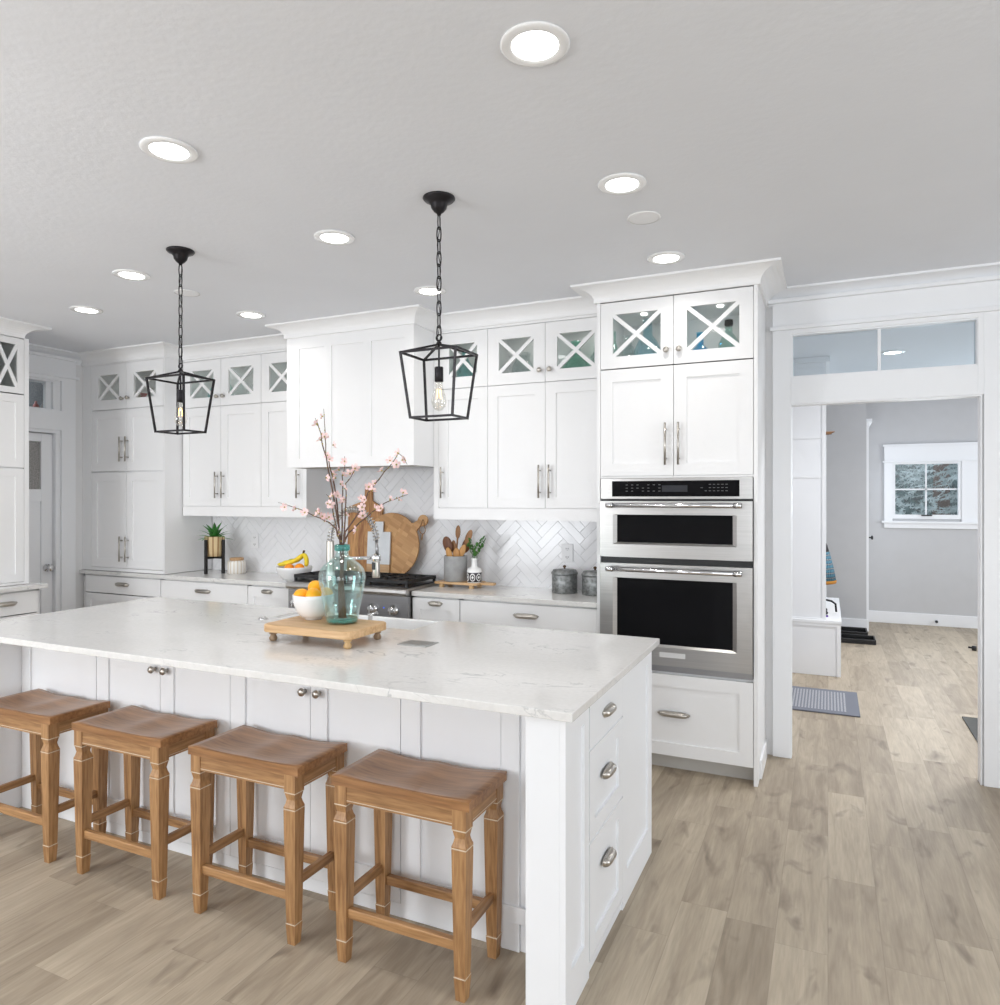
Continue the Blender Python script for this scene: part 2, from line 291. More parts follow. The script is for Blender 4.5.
BULBG = thin_glass('bulb_glass', (0.93, 0.92, 0.89), 0.10, 0.03)
def bottle_glass(n_, t_): return thin_glass(n_, t_, 0.13, 0.03)
VASEG = bottle_glass('aqua_vase_glass', (0.70, 0.885, 0.865))
VASEB = mat('thick_aqua_glass', (0.15, 0.62, 0.56), 0.06, trans=0.75)
BL1 = bottle_glass('sea_blue_glass', (0.64, 0.84, 0.90)); BL2 = bottle_glass('cobalt_glass', (0.15, 0.68, 0.95))
BL3 = bottle_glass('pale_green_glass', (0.68, 0.84, 0.80)); BL4 = bottle_glass('bottle_green_glass', (0.42, 0.80, 0.68)); BL5 = bottle_glass('clear_glass', (0.80, 0.86, 0.86)); BL6 = bottle_glass('teal_glass', (0.45, 0.78, 0.78))
FROST = mat('reeded_glass', (0.30, 0.29, 0.28), 0.25, var=0.25, scale=90, bump=0.8, bscale=120)
LENS = emit('downlight_lens', (1.0, 0.99, 0.97), 7.0)
FILA = emit('bulb_filament', (1.0, 0.66, 0.28), 5.0)
OUTLET = mat('outlet_plastic', (0.80, 0.80, 0.81), 0.35)
SLOT = mat('outlet_slot', (0.10, 0.10, 0.10), 0.6)
SPRUCE = mat('spruce_needles', (0.60, 0.78, 0.80), 0.7, var=0.6, scale=3)
TOEK = mat('toe_kick_paint', (0.52, 0.50, 0.47), 0.5)

# ------------------------------------------------------------------ mesh builder
def Rz(a): return Matrix.Rotation(a, 4, 'Z')
def T3(x, y, z): return Matrix.Translation((x, y, z))

class MB:
    def __init__(s, t=None, F=None):
        s.bm = bmesh.new(); s.t = t
        inv = t['_m'].inverted() if isinstance(t, dict) else Matrix.Identity(4)
        s.M = inv @ (F if F is not None else Matrix.Identity(4)); s.mi = 0; s.sm = False
    def v(s, x, y, z): return s.bm.verts.new(s.M @ Vector((x, y, z)))
    def f(s, vs):
        try: fc = s.bm.faces.new(vs)
        except ValueError: return None
        fc.material_index = s.mi; fc.smooth = s.sm; return fc
    def box(s, x0, y0, z0, x1, y1, z1):
        v = [s.v(x, y, z) for z in (z0, z1) for y in (y0, y1) for x in (x0, x1)]
        for q in ((0, 2, 3, 1), (4, 5, 7, 6), (0, 1, 5, 4), (2, 6, 7, 3), (0, 4, 6, 2), (1, 3, 7, 5)): s.f([v[i] for i in q])
        return s
    def prism(s, poly, a, b, axis='z'):
        def P(p, h): return {'z': (p[0], p[1], h), 'y': (p[0], h, p[1]), 'x': (h, p[0], p[1])}[axis]
        A = [s.v(*P(p, a)) for p in poly]; B = [s.v(*P(p, b)) for p in poly]; n = len(poly)
        s.f(A); s.f(B[::-1])
        for i in range(n): s.f([A[i], B[i], B[(i+1) % n], A[(i+1) % n]])
        return s
    def lathe(s, prof, c=(0, 0, 0), seg=24, F=None, sq=None):
        """prof: list of (r, z)"""
        old = s.M
        if F is not None: s.M = s.M @ F
        sm = s.sm; s.sm = True
        rings = []
        for r, z in prof:
            if r < 1e-6: rings.append([s.v(c[0], c[1], c[2]+z)])
            else: rings.append([s.v(c[0]+r*math.cos(2*PI*i/seg), c[1]+r*math.sin(2*PI*i/seg), c[2]+z) for i in range(seg)])
        for a, b in zip(rings, rings[1:]):
            for i in range(seg):
                j = (i+1) % seg
                if len(a) == 1 and len(b) == 1: continue
                if len(a) == 1: s.f([a[0], b[i], b[j]])
                elif len(b) == 1: s.f([a[i], a[j], b[0]])
                else: s.f([a[i], a[j], b[j], b[i]])
        s.M = old; s.sm = sm
        return s
    def tube(s, pts, r, seg=8, cap=True, closed=False):
        sm = s.sm; s.sm = True
        pts = [Vector(p) for p in pts]; n = len(pts); rs = r if isinstance(r, (list, tuple)) else [r]*n
        up = None; rings = []
        for i, p in enumerate(pts):
            if closed: d = pts[(i+1) % n]-pts[i-1]
            else: d = pts[min(i+1, n-1)]-pts[max(i-1, 0)]
            d.normalize()
            if up is None: up = d.orthogonal().normalized()
            up = (up - d*up.dot(d)); up = up.normalized() if up.length > 1e-6 else d.orthogonal().normalized()
            w_ = d.cross(up)
            rings.append([s.v(*(p + (up*math.cos(2*PI*k/seg)+w_*math.sin(2*PI*k/seg))*rs[i])) for k in range(seg)])
        m = n if closed else n-1
        for i in range(m):
            a, b = rings[i], rings[(i+1) % n]
            for k in range(seg): s.f([a[k], a[(k+1) % seg], b[(k+1) % seg], b[k]])
        if cap and not closed: s.f(rings[0][::-1]); s.f(rings[-1])
        s.sm = sm
        return s
    def bar(s, p, q, wx, wy=None):
        """square bar between two points"""
        p, q = Vector(p), Vector(q); d = (q-p).normalized(); wy = wy or wx
        u = Vector((0, 0, 1)) if abs(d.z) < 0.9 else Vector((0, 1, 0)); a = d.cross(u).normalized(); b = d.cross(a).normalized()
        A = [s.v(*(p+a*i*wx/2+b*j*wy/2)) for i, j in ((-1, -1), (1, -1), (1, 1), (-1, 1))]
        B = [s.v(*(q+a*i*wx/2+b*j*wy/2)) for i, j in ((-1, -1), (1, -1), (1, 1), (-1, 1))]
        s.f(A[::-1]); s.f(B)
        for i in range(4): s.f([A[i], A[(i+1) % 4], B[(i+1) % 4], B[i]])
        return s
    def sphere(s, c, r, sx=1, sy=1, sz=1, seg=16, rg=10):
        prof = [(0, -r*sz)] + [(r*math.sin(PI*i/rg), -r*math.cos(PI*i/rg)*sz) for i in range(1, rg)] + [(0, r*sz)]
        return s.lathe(prof, (0, 0, 0), seg, F=T3(*c) @ Matrix.Diagonal((sx, sy, 1, 1)))
    def crown(s, path, prof, closed_ends=True):
        """sweep a profile [(out, z)] along an xy path; out = right-hand side of travel"""
        pts = [Vector((p[0], p[1])) for p in path]; n = len(pts); nr = []
        for i in range(n-1):
            d = (pts[i+1]-pts[i]).normalized(); nr.append(Vector((d.y, -d.x)))
        rings = []
        for i in range(n):
            if i == 0: m = nr[0]
            elif i == n-1: m = nr[-1]
            else:
                m = (nr[i-1]+nr[i]); m = m/m.dot(nr[i])
            rings.append([s.v(pts[i].x+m.x*o, pts[i].y+m.y*o, z) for o, z in prof])
        k = len(prof)
        for i in range(n-1):
            for j in range(k): s.f([rings[i][j], rings[i][(j+1) % k], rings[i+1][(j+1) % k], rings[i+1][j]])
        s.f(rings[0]); s.f(rings[-1][::-1])
        return s
    def build(s, name, mats, parent=None, bevel=0, kind=None, recalc=True):
        if recalc: bmesh.ops.recalc_face_normals(s.bm, faces=s.bm.faces)
        me = bpy.data.meshes.new(name); s.bm.to_mesh(me); s.bm.free()
        for m in (mats if isinstance(mats, (list, tuple)) else [mats]): me.materials.append(m)
        o = bpy.data.objects.new(name, me); COL.objects.link(o)
        if parent is None and isinstance(s.t, dict): parent = s.t['o']
        if isinstance(parent, dict): parent = parent['o']
        if parent: o.parent = parent
        if bevel:
            b = o.modifiers.new('bevel', 'BEVEL'); b.width = bevel; b.segments = 2; b.limit_method = 'ANGLE'; b.angle_limit = math.radians(40)
        if kind: o['kind'] = kind
        return o

def thing(name, label, cat, loc=(0, 0, 0), rz=0.0, group=None):
    o = bpy.data.objects.new(name, None); COL.objects.link(o); o.location = loc; o.rotation_euler = (0, 0, rz); o.empty_display_size = 0.1
    o['label'] = label; o['category'] = cat
    if group: o['group'] = group
    return {'o': o, '_m': T3(*loc) @ Rz(rz)}
def tag(o, label, cat, group=None):
    o['label'] = label; o['category'] = cat
    if group: o['group'] = group
    return o
def one(name, label, cat, m, mats, loc, group=None, bevel=0, rot=None):
    """single-mesh thing: builder m holds local coordinates"""
    o = m.build(name, mats, None, bevel); o.location = loc
    if rot: o.rotation_euler = rot
    return tag(o, label, cat, group)
def struct(name, m, mats, bevel=0): return m.build(name, mats, None, bevel, 'structure')

# ------------------------------------------------------------------ room shell
XL, XR, YB, YF, H = -5.8, 4.0, 4.51, -3.0, 2.745
struct('floor', MB().box(-7.6, YF, -0.1, 4.2, 10.1, 0), FLOOR)
struct('ceiling', MB().box(-7.6, YF-0.12, H, 4.2, 10.1, H+0.1), CEIL)
m = MB()   # back wall with doorway and transom opening
WT = 0.065
m.box(-7.6, YB, 0, -0.20, YB+WT, H); m.box(0.745, YB, 0, 4.2, YB+WT, H)
m.box(-0.20, YB, 2.08, 0.745, YB+WT, 2.235); m.box(-0.20, YB, 2.488, 0.745, YB+WT, H)
struct('wall_back', m, WALLW)
m = MB()   # left wall with door opening and transom above
for a in ((YF, 2.99, 0, H), (3.80, YB, 0, H), (2.99, 3.80, 2.085, 2.255), (2.99, 3.80, 2.497, H)): m.box(XL-0.12, a[0], a[2], XL, a[1], a[3])
struct('wall_left', m, WALLW)
m = MB()
for a in ((YF, 0.1, 0, H), (2.3, YB+3, 0, H), (0.1, 2.3, 0, 0.6), (0.1, 2.3, 2.3, H)): m.box(XR, a[0], a[2], XR+0.12, a[1], a[3])
struct('wall_right', m, WALLW)
m = MB(); xs = [-7.6, -5.4, -3.7, -0.6, 1.1, 2.0, 3.7, 4.2]
for i in range(7):
    if i % 2 == 0: m.box(xs[i], YF-0.12, 0, xs[i+1], YF, H)
    else: m.box(xs[i], YF-0.12, 0, xs[i+1], YF, 0.6); m.box(xs[i], YF-0.12, 2.3, xs[i+1], YF, H)
struct('wall_front', m, WALLW)
def side_window(i, x0, x1, F):
    m = MB(None, F)
    for a in ((x0-0.09, x0, 0.51, 2.39), (x1, x1+0.09, 0.51, 2.39), (x0, x1, 0.51, 0.60), (x0, x1, 2.30, 2.39), ((x0+x1)/2-0.02, (x0+x1)/2+0.02, 0.6, 2.3)): m.box(a[0], -0.02, a[2], a[1], 0.0, a[3])
    f = struct('window_%d' % i, m, TRIMW)
    g = MB(None, F); g.box(x0, 0.05, 0.6, x1, 0.056, 2.3); g.build('pane', WPANE, f)
for i in range(3): side_window(2+i, xs[2*i+1], xs[2*i+2], T3(0, YF, 0) @ Rz(PI))  if False else side_window(2+i, -xs[2*i+2], -xs[2*i+1], T3(0, YF, 0) @ Rz(PI))
side_window(5, -2.3, -0.1, T3(XR, 0, 0) @ Rz(-PI/2))
# mudroom beyond the doorway
struct('wall_mudroom_left', MB().box(-0.62, YB+WT, 0, -0.50, 9.15, H), WALLG)
struct('wall_mudroom_jog', MB().box(-0.62, 9.15, 0, 0.40, 9.27, H), WALLG)
struct('wall_mudroom_right', MB().box(3.2, YB+WT, 0, 3.32, 10.0, H), WALLG)
m = MB(); y0 = 9.9
m.box(0.28, y0, 0, 0.70, y0+0.12, H); m.box(1.44, y0, 0, 3.3, y0+0.12, H); m.box(0.70, y0, 0, 1.44, y0+0.12, 1.28); m.box(0.70, y0, 1.99, 1.44, y0+0.12, H)
m.box(0.28, 9.27, 0, 0.40, y0, H)
struct('wall_mudroom_far', m, WALLG)
m = MB(); m.box(0.40, 9.885, 0, 3.2, 9.9, 0.14); m.box(-0.50, 9.135, 0, 0.415, 9.15, 0.14)
struct('baseboard_mudroom', m, TRIMW, 0.004)
# a closed door on the return wall past the jog, seen edge on
m = MB(); m.box(0.40, 9.16, 0, 0.425, 9.25, 2.40); m.box(0.40, 9.16, 2.40, 0.46, 9.88, 2.44); m.box(0.40, 9.25, 0.01, 0.415, 9.86, 2.36)
dd = struct('door_3', m, TRIMW)
kb = MB(None, T3(0.415, 9.32, 1.07) @ Matrix.Rotation(PI/2, 4, 'Y')); kb.lathe([(0, 0), (.022, 0), (.022, .01), (.008, .012), (.008, .035), (.024, .045), (.024, .06), (0, .065)], seg=16)
kb.build('door_knob', BLACKP, dd)
# mudroom window
m = MB()
m.box(0.626, 9.86, 1.975, 1.64, 9.90, 2.16); m.box(0.61, 9.85, 2.16, 1.656, 9.90, 2.185); m.box(0.61, 9.85, 1.965, 1.656, 9.90, 1.985)
m.box(0.626, 9.87, 1.24, 0.715, 9.90, 1.97); m.box(1.43, 9.87, 1.24, 1.64, 9.90, 1.97); m.box(0.60, 9.84, 1.225, 1.666, 9.90, 1.25); m.box(0.626, 9.87, 1.165, 1.64, 9.90, 1.225)
win = struct('window_1', m, TRIMW, 0.003)
m = MB()
for a in ((0.700, 0.745, 1.28, 1.99), (1.397, 1.44, 1.28, 1.99), (0.745, 1.397, 1.28, 1.33), (0.745, 1.397, 1.94, 1.99)): m.box(a[0], 9.885, a[2], a[1], 9.95, a[3])
m.box(1.063, 9.915, 1.33, 1.081, 9.925, 1.94); m.box(0.745, 9.915, 1.627, 1.397, 9.925, 1.645)
m.build('window_sash', TRIMW, win)
MB().box(0.745, 9.928, 1.33, 1.397, 9.934, 1.94).build('pane', WPANE, win)
MB().box(1.02, 9.86, 1.315, 1.13, 9.885, 1.33).build('crank_handle', BLACKP, win)
# doorway casing and transom between kitchen and mudroom
m = MB()
m.box(-0.298, 4.49, 0, -0.197, YB, 2.52); m.box(0.751, 4.49, 0, 0.90, YB, 2.52); m.box(0.724, 4.49, 2.078, 0.751, YB, 2.52)
m.box(-0.197, 4.49, 2.078, 0.724, YB, 2.236); m.box(-0.197, 4.49, 2.488, 0.724, YB, 2.52)
m.box(-0.298, 4.485, 2.535, 2.2, YB, 2.672); m.box(-0.31, 4.465, 2.512, 2.2, YB, 2.535); m.box(-0.32, 4.455, 2.672, 2.2, YB, 2.692)
struct('trim_1', m, TRIMW, 0.002)
m = MB()   # jamb liner
m.box(-0.1995, YB-0.01, 0, -0.194, YB+WT+.005, 2.072); m.box(0.737, YB-0.01, 0, 0.7446, YB+WT+.005, 2.08); m.box(-0.197, YB-0.01, 2.072, 0.737, YB+WT+.005, 2.0795)
m.box(-0.197, YB-0.01, 2.235, -0.187, YB+WT, 2.488); m.box(0.719, YB-0.01, 2.235, 0.745, YB+WT, 2.488); m.box(-0.187, YB-0.01, 2.235, 0.719, YB+WT, 2.243); m.box(-0.187, YB-0.01, 2.48, 0.719, YB+WT, 2.488)
struct('trim_2', m, TRIMW)
m = MB(); m.box(0.254, YB+0.01, 2.243, 0.270, YB+0.05, 2.480)
tw = struct('window_6', m, TRIMW)
MB().box(-0.187, YB+0.03, 2.243, 0.719, YB+0.036, 2.480).build('pane', TPANE, tw)
# wide flat casing of the right hand wall panel
struct('trim_3', MB().box(0.90, 4.495, 0, 2.2, YB, 2.512), TRIMW)
COVE = [(0, 0), (0.012, 0), (0.012, 0.12)] 
def cove(z0, z1, out, n=7):
    pr = [(-0.004, z0), (0.014, z0), (0.014, z0+0.012)]
    h = z1-0.012-(z0+0.012); wv = out-0.014-0.006
    for i in range(1, n): a = PI/2*i/n; pr.append((0.014+wv*(1-math.cos(a)), z0+0.012+h*math.sin(a)))
    pr += [(out-0.006, z1-0.012), (out, z1-0.012), (out, z1), (-0.004, z1)]
    return pr
m = MB(); m.crown([(-0.34, YB), (4.0, YB)], cove(2.66, H, 0.11)); struct('trim_4', m, TRIMW)
m = MB(); m.crown([(XL, YF), (XL, 3.995)], cove(2.66, H, 0.11)); struct('trim_5', m, TRIMW)
# left wall door (pantry) and its casing, head and transom
m = MB()
m.box(XL, 3.823, 0, XL+0.022, 3.943, 2.53); m.box(XL, 2.86, 0, XL+0.022, 2.97, 2.53); m.box(XL, 2.97, 2.09, XL+0.022, 3.823, 2.25); m.box(XL, 2.97, 2.50, XL+0.022, 3.823, 2.53)
m.box(XL, 2.86, 2.548, XL+0.026, 3.943, 2.675); m.box(XL, 2.84, 2.528, XL+0.045, 3.963, 2.548); m.box(XL, 2.83, 2.675, XL+0.055, 3.975, 2.697)
m.box(XL-0.13, 3.785, 0, XL+.002, 3.8225, 2.075); m.box(XL-0.13, 2.97, 0, XL+.002, 3.0, 2.075)
m.box(XL-0.13, 2.971, 2.065, XL+.003, 3.822, 2.0895); m.box(XL-0.13, 3.765, 2.262, XL+.002, 3.8225, 2.485)
m.box(XL-0.13, 2.971, 2.2505, XL+.003, 3.822, 2.262); m.box(XL-0.13, 2.971, 2.485, XL+.003, 3.822, 2.4995)
struct('trim_6', m, TRIMW)
area('pantry_fill', (-6.7, 3.5, 2.70), (0, 0, 0), .3, .3, 8)  # added fill so the shelf items show through the transom
tw = struct('window_7', MB().box(XL-0.06, 3.725, 2.262, XL-0.03, 3.765, 2.485), TRIMW)
MB().box(XL-0.05, 3.0, 2.262, XL-0.045, 3.75, 2.485).build('pane', WPANE, tw)
m = MB(); X0, X1 = XL-0.075, XL-0.035
for a in ((3.69, 3.7825, 0.01, 2.055), (3.01, 3.095, 0.01, 2.055), (3.095, 3.69, 1.99, 2.055), (3.095, 3.69, 1.50, 1.60), (3.095, 3.69, 0.01, 0.25)): m.box(X0, a[0], a[2], X1, a[1], a[3])
m.box(X0+0.01, 3.095, 0.25, X1-0.012, 3.69, 1.50)
dd = struct('door_1', m, TRIMW, 0.002)
m = MB(); m.box(X0+0.012, 3.095, 1.60, X0+0.02, 3.69, 1.99); m.build('reeded_pane', FROST, dd)
kb = MB(None, T3(X1, 3.735, 0.955) @ Matrix.Rotation(PI/2, 4, 'Y')); kb.lathe([(0, 0), (.032, 0), (.032, .008), (.012, .012), (.012, .03), (.027, .045), (.030, .058), (.022, .07), (0, .073)], seg=20)
kb.build('door_knob', CHROME, dd)
# pantry behind it
m = MB(); m.box(-7.6, YF, 0, -7.5, YB, H); m.box(-7.5, 2.1, 0, XL-0.12, 2.2, H)
struct('wall_pantry', m, WALLG)
o = one('arched_panel', 'grey arched wooden panel glimpsed through the transom over the left door', 'panel', MB().prism([(-.17, 0), (.17, 0), (.17, .12), (.15, .22), (.09, .29), (0, .32), (-.09, .29), (-.15, .22), (-.17, .12)], 0, .04, 'x'), mat('grey_blue_boards', (0.22, 0.25, 0.28), 0.6, var=0.3, scale=30, stretch=(1, 8, 1)), (-6.62, 4.07, 2.30))
sh = one('pantry_shelf', 'pale shelf board high on the pantry wall seen through the transom', 'shelf', MB().box(-.5, -.55, -.025, 0, .28, 0), WALLW, (-6.15, 4.2, 2.30))
for i, (dy, h, c, lb, nm) in enumerate(((-.46, .13, (0.62, 0.52, 0.38), 'cream figurine at the left of the pantry shelf behind the transom', 'figurine'), (-.32, .09, (0.05, 0.08, 0.16), 'dark blue pot on the pantry shelf behind the transom', 'pot'), (-.16, .10, (0.35, 0.08, 0.07), 'dark red pot on the pantry shelf behind the transom', 'pot'), (-.02, .12, (0.12, 0.11, 0.11), 'charcoal jar on the pantry shelf behind the transom', 'jar'), (.12, .17, (0.28, 0.42, 0.48), 'pale blue bottle at the right of the pantry shelf behind the transom', 'bottle'))):
    one(nm, lb, nm, MB().lathe([(0, 0), (.022, 0), (.026, h*.3), (.020, h*.5), (.009, h*.65), (.012, h*.8), (0, h*.8)], seg=14), mat(nm+'_paint', c, 0.5), (-6.32, 4.03+dy*.5, 2.30))

# ------------------------------------------------------------------ tile backsplash: herringbone
def clip(poly, x0, x1, z0, z1):
    for ax, lim, sg in ((0, x0, 1), (0, x1, -1), (1, z0, 1), (1, z1, -1)):
        out = []
        for i in range(len(poly)):
            a, b = poly[i-1], poly[i]; da, db = (a[ax]-lim)*sg, (b[ax]-lim)*sg
            if da >= 0 and db >= 0: out.append(b)
            elif da >= 0 or db >= 0:
                t = da/(da-db); p = (a[0]+(b[0]-a[0])*t, a[1]+(b[1]-a[1])*t); out.append(p)
                if db >= 0: out.append(b)
        poly = out
        if len(poly) < 3: return []
    return poly
def backsplash():
    W_, g = 0.0545, 0.0007; L_ = 4*W_
    regs = [(-4.805, -3.49, 0.916, 1.384), (-3.49, -2.43, 0.916, 1.75), (-2.43, -1.222, 0.916, 1.384)]
    m = MB(); m.mi = 0
    for (a, b, c, d) in regs: m.box(a, YB-0.006, c, b, YB-0.0005, d)
    rnd = random.Random(3); c45 = math.sqrt(.5)
    for i in range(-60, 160):
        for j in range(-60, 160):
            # herringbone lattice (L = 4W): horizontal + vertical bricks
            for kind in (0, 1):
                ox = i*W_ + j*4*W_*1.0; oy = i*W_ - j*4*W_*1.0
                if kind == 0: x0, y0, x1, y1 = ox, oy, ox+L_, oy+W_
                else: x0, y0, x1, y1 = ox-W_*0+L_, oy+W_-L_+W_*0, ox+L_+W_, oy+W_
                q = [(x0+g, y0+g), (x1-g, y0+g), (x1-g, y1-g), (x0+g, y1-g)]
                q = [(-3.0+(x-y)*c45, 1.3+(x+y)*c45-2.2) for x, y in q]
                cx, cz = sum(p[0] for p in q)/4, sum(p[1] for p in q)/4
                if not (-5.0 < cx < -1.0 and 0.75 < cz < 1.95): continue
                t1, t2 = rnd.uniform(-.008, .008), rnd.uniform(-.008, .008)
                for (a, b, c, d) in regs:
                    pl = clip(q, a, b, c, d)
                    if len(pl) < 3: continue
                    mx_, mz_ = sum(p[0] for p in pl)/len(pl), sum(p[1] for p in pl)/len(pl)
                    m.mi = 1
                    dep = lambda p: YB-0.0085+t1*(p[0]-cx)+t2*(p[1]-cz)
                    inn = []
                    for p in pl:
                        dx, dz = mx_-p[0], mz_-p[1]; ln = math.hypot(dx, dz) or 1; k = min(.3, .0009/ln*1.4)
                        inn.append((p[0]+dx*k, p[1]+dz*k))
                    A = [m.v(p[0], YB-0.0062, p[1]) for p in pl]; B = [m.v(p[0], dep(p), p[1]) for p in inn]; n_ = len(pl)
                    m.f(B)
                    for k in range(n_): m.f([A[k], A[(k+1) % n_], B[(k+1) % n_], B[k]])
    o = m.build('backsplash', [GROUT, TILE])
    tag(o, 'glossy white herringbone tile backsplash behind the range and counters', 'backsplash')
backsplash()

# ------------------------------------------------------------------ cabinet parts
I4 = Matrix.Identity(4)
def shaker(m, x0, x1, z0, z1, st=0.07, y=0.0, th=0.02, rec=0.009, rb=None, rt=None):
    """outer face at y, thickness back to y+th, recessed centre panel"""
    rb = rb or st; rt = rt or st; a0, a1, b0, b1 = x0+st, x1-st, z0+rb, z1-rt
    m.box(x0, y, z0, a0, y+th, z1); m.box(a1, y, z0, x1, y+th, z1); m.box(a0, y, z0, a1, y+th, b0); m.box(a0, y, b1, a1, y+th, z1)
    m.box(a0, y+rec, b0, a1, y+th, b1)
def handle_obj(T, F, par, h):
    m = MB(T, F); k = h[0]
    if k == 'bar':
        _, x, z0, z1 = h; yb = -0.032
        m.tube([(x, yb, z0), (x, yb, z1)], 0.0062, 10)
        for z in (z0+.035, z1-.035): m.tube([(x, 0, z), (x, yb, z)], 0.005, 8)
        return m.build('bar_handle', NICKEL, par)
    if k == 'knob':
        _, x, z = h
        m.lathe([(0, 0), (.009, 0), (.007, .006), (.006, .014), (.015, .018), (.0165, .024), (.013, .030), (0, .032)], seg=16, F=T3(x, 0, z) @ Matrix.Rotation(PI/2, 4, 'X'))
        return m.build('knob', NICKEL, par)
    if k == 'cup':
        _, x, z, w_ = h; n = 12; m.sm = True; rings = []
        for i in range(n+1):
            u = -1+2*i/n; s_ = math.sqrt(max(0.0, 1-abs(u)**5)); hh = 0.017*(.45+.55*s_); dd_ = 0.026*(.15+.85*s_)
            xx = x+u*w_/2*1.0
            rings.append([(xx, -dd_*math.sin(PI*t/8), z+hh*math.cos(PI*t/8)) for t in range(9)])
        vv = [[m.v(*p) for p in r] for r in rings]
        for i in range(n):
            for t in range(8): m.f([vv[i][t], vv[i+1][t], vv[i+1][t+1], vv[i][t+1]])
        m.f(vv[0][::-1]); m.f(vv[-1]); m.f([v[0] for v in vv] + [v[8] for v in vv][::-1])
        m.sm = False
        m.prism([(x-w_/2-.012, z+.004), (x-w_/2, z+.012), (x+w_/2, z+.012), (x+w_/2+.012, z+.004), (x+w_/2, z-.009), (x-w_/2, z-.009)], -0.003, 0.0, 'y')
        return m.build('cup_pull', NICKEL, par)
def door(T, F, x0, x1, z0, z1, h=None, st=0.07, name='door', mt=None, y=0.0, flat=False, rb=None, rt=None):
    m = MB(T, F); g = 0.0017
    if flat: m.box(x0+g, y, z0+g, x1-g, y+0.02, z1-g)
    else: shaker(m, x0+g, x1-g, z0+g, z1-g, st, y, rb=rb, rt=rt)
    o = m.build(name, mt or WHITE, T)
    if h: handle_obj(T, F, o, h)
    return o
def glass_door(T, F, x0, x1, z0, z1, h=None, st=0.07, y=0.0):
    m = MB(T, F); g = 0.0017; x0 += g; x1 -= g; z0 += g; z1 -= g
    a0, a1, b0, b1 = x0+st, x1-st, z0+st*.95, z1-st
    m.box(x0, y, z0, a0, y+.02, z1); m.box(a1, y, z0, x1, y+.02, z1); m.box(a0, y, z0, a1, y+.02, b0); m.box(a0, y, b1, a1, y+.02, z1)
    w_ = .0115
    for (p, q) in (((a0, b0), (a1, b1)), ((a0, b1), (a1, b0))):
        d = Vector((q[0]-p[0], q[1]-p[1])).normalized(); nx, nz = -d.y*w_, d.x*w_
        for (s0, s1) in (((p[0], p[1]), (q[0], q[1])),):
            pl = [(s0[0]+nx, s0[1]+nz), (s0[0]-nx, s0[1]-nz), (s1[0]-nx, s1[1]-nz), (s1[0]+nx, s1[1]+nz)]
            pl = clip(pl, a0-.002, a1+.002, b0-.002, b1+.002)
            m.prism(pl, y+.001 if p[1] == b0 else y+.0016, y+.014, 'y')
    o = m.build('glass_door', WHITE, T)
    MB(T, F).box(a0-.004, y+.0145, b0-.004, a1+.004, y+.0175, b1+.004).build('pane', PANE, o)
    if h: handle_obj(T, F, o, h)
    return o
def carcass(T, F, x0, x1, z0, z1, dep, shelves=(), fr=(), y=0.021, name='carcass', mt=None, top=True, bottom=True):
    """hollow box of boards open to the front, face strips fr = [(x0,x1,z0,z1)]"""
    m = MB(T, F); t = .018
    m.box(x0, y, z0, x0+t, dep, z1); m.box(x1-t, y, z0, x1, dep, z1); m.box(x0+t, dep-.012, z0, x1-t, dep, z1)
    if bottom: m.box(x0+t, y, z0, x1-t, dep-.012, z0+t)
    if top: m.box(x0+t, y, z1-t, x1-t, dep-.012, z1)
    for s_ in shelves: m.box(x0+t, y, s_-t/2, x1-t, dep-.012, s_+t/2)
    for a in fr: m.box(a[0], 0.0, a[2], a[1], y, a[3])
    return m.build(name, mt or WHITE, T, 0)

# ---- oven tower
T = thing('oven_cabinet', 'tall white cabinet tower with glass topped doors housing the double oven', 'cabinet', (-0.777, 4.5, 0)); TW = T
F = T3(0, 3.975, 0)
m = MB(T, F); D = .525
m.box(-1.217, 0, 0, -1.197, D, 2.66); m.box(-.357, 0, 0, -.337, D, 2.66); m.box(-1.197, D-.012, 0, -.357, D, 2.66)
for z in (.10, .551, 1.645, 2.285, 2.64): m.box(-1.197, .021, z-.009, -.357, D-.012, z+.009)
m.box(-1.197, .0, 1.641, -.357, .021, 1.651)
m.build('carcass', WHITE, T)
MB(T, F).box(-1.197, .085, 0, -.357, .10, .09).build('toe_kick', TOEK, T)
MB(T, F).box(-.3365, .12, 0, -.326, .50, .10).build('baseboard', WHITE, T)
MB(T).crown([(-1.217, 4.5), (-1.217, 3.975), (-.337, 3.975), (-.337, 4.49)], cove(2.655, H, .122)).build('crown_moulding', WHITE, T)
xm = -.777
glass_door(T, F, -1.196, xm, 2.27, 2.652, ('knob', xm-.038, 2.35)); glass_door(T, F, xm, -.358, 2.27, 2.652, ('knob', xm+.032, 2.35))
door(T, F, -1.196, xm, 1.652, 2.266, ('bar', xm-.042, 1.712, 1.945)); door(T, F, xm, -.358, 1.652, 2.266, ('bar', xm+.030, 1.712, 1.945))
door(T, F, -1.196, -.358, .095, .548, ('cup', xm, .327, .16), name='drawer')

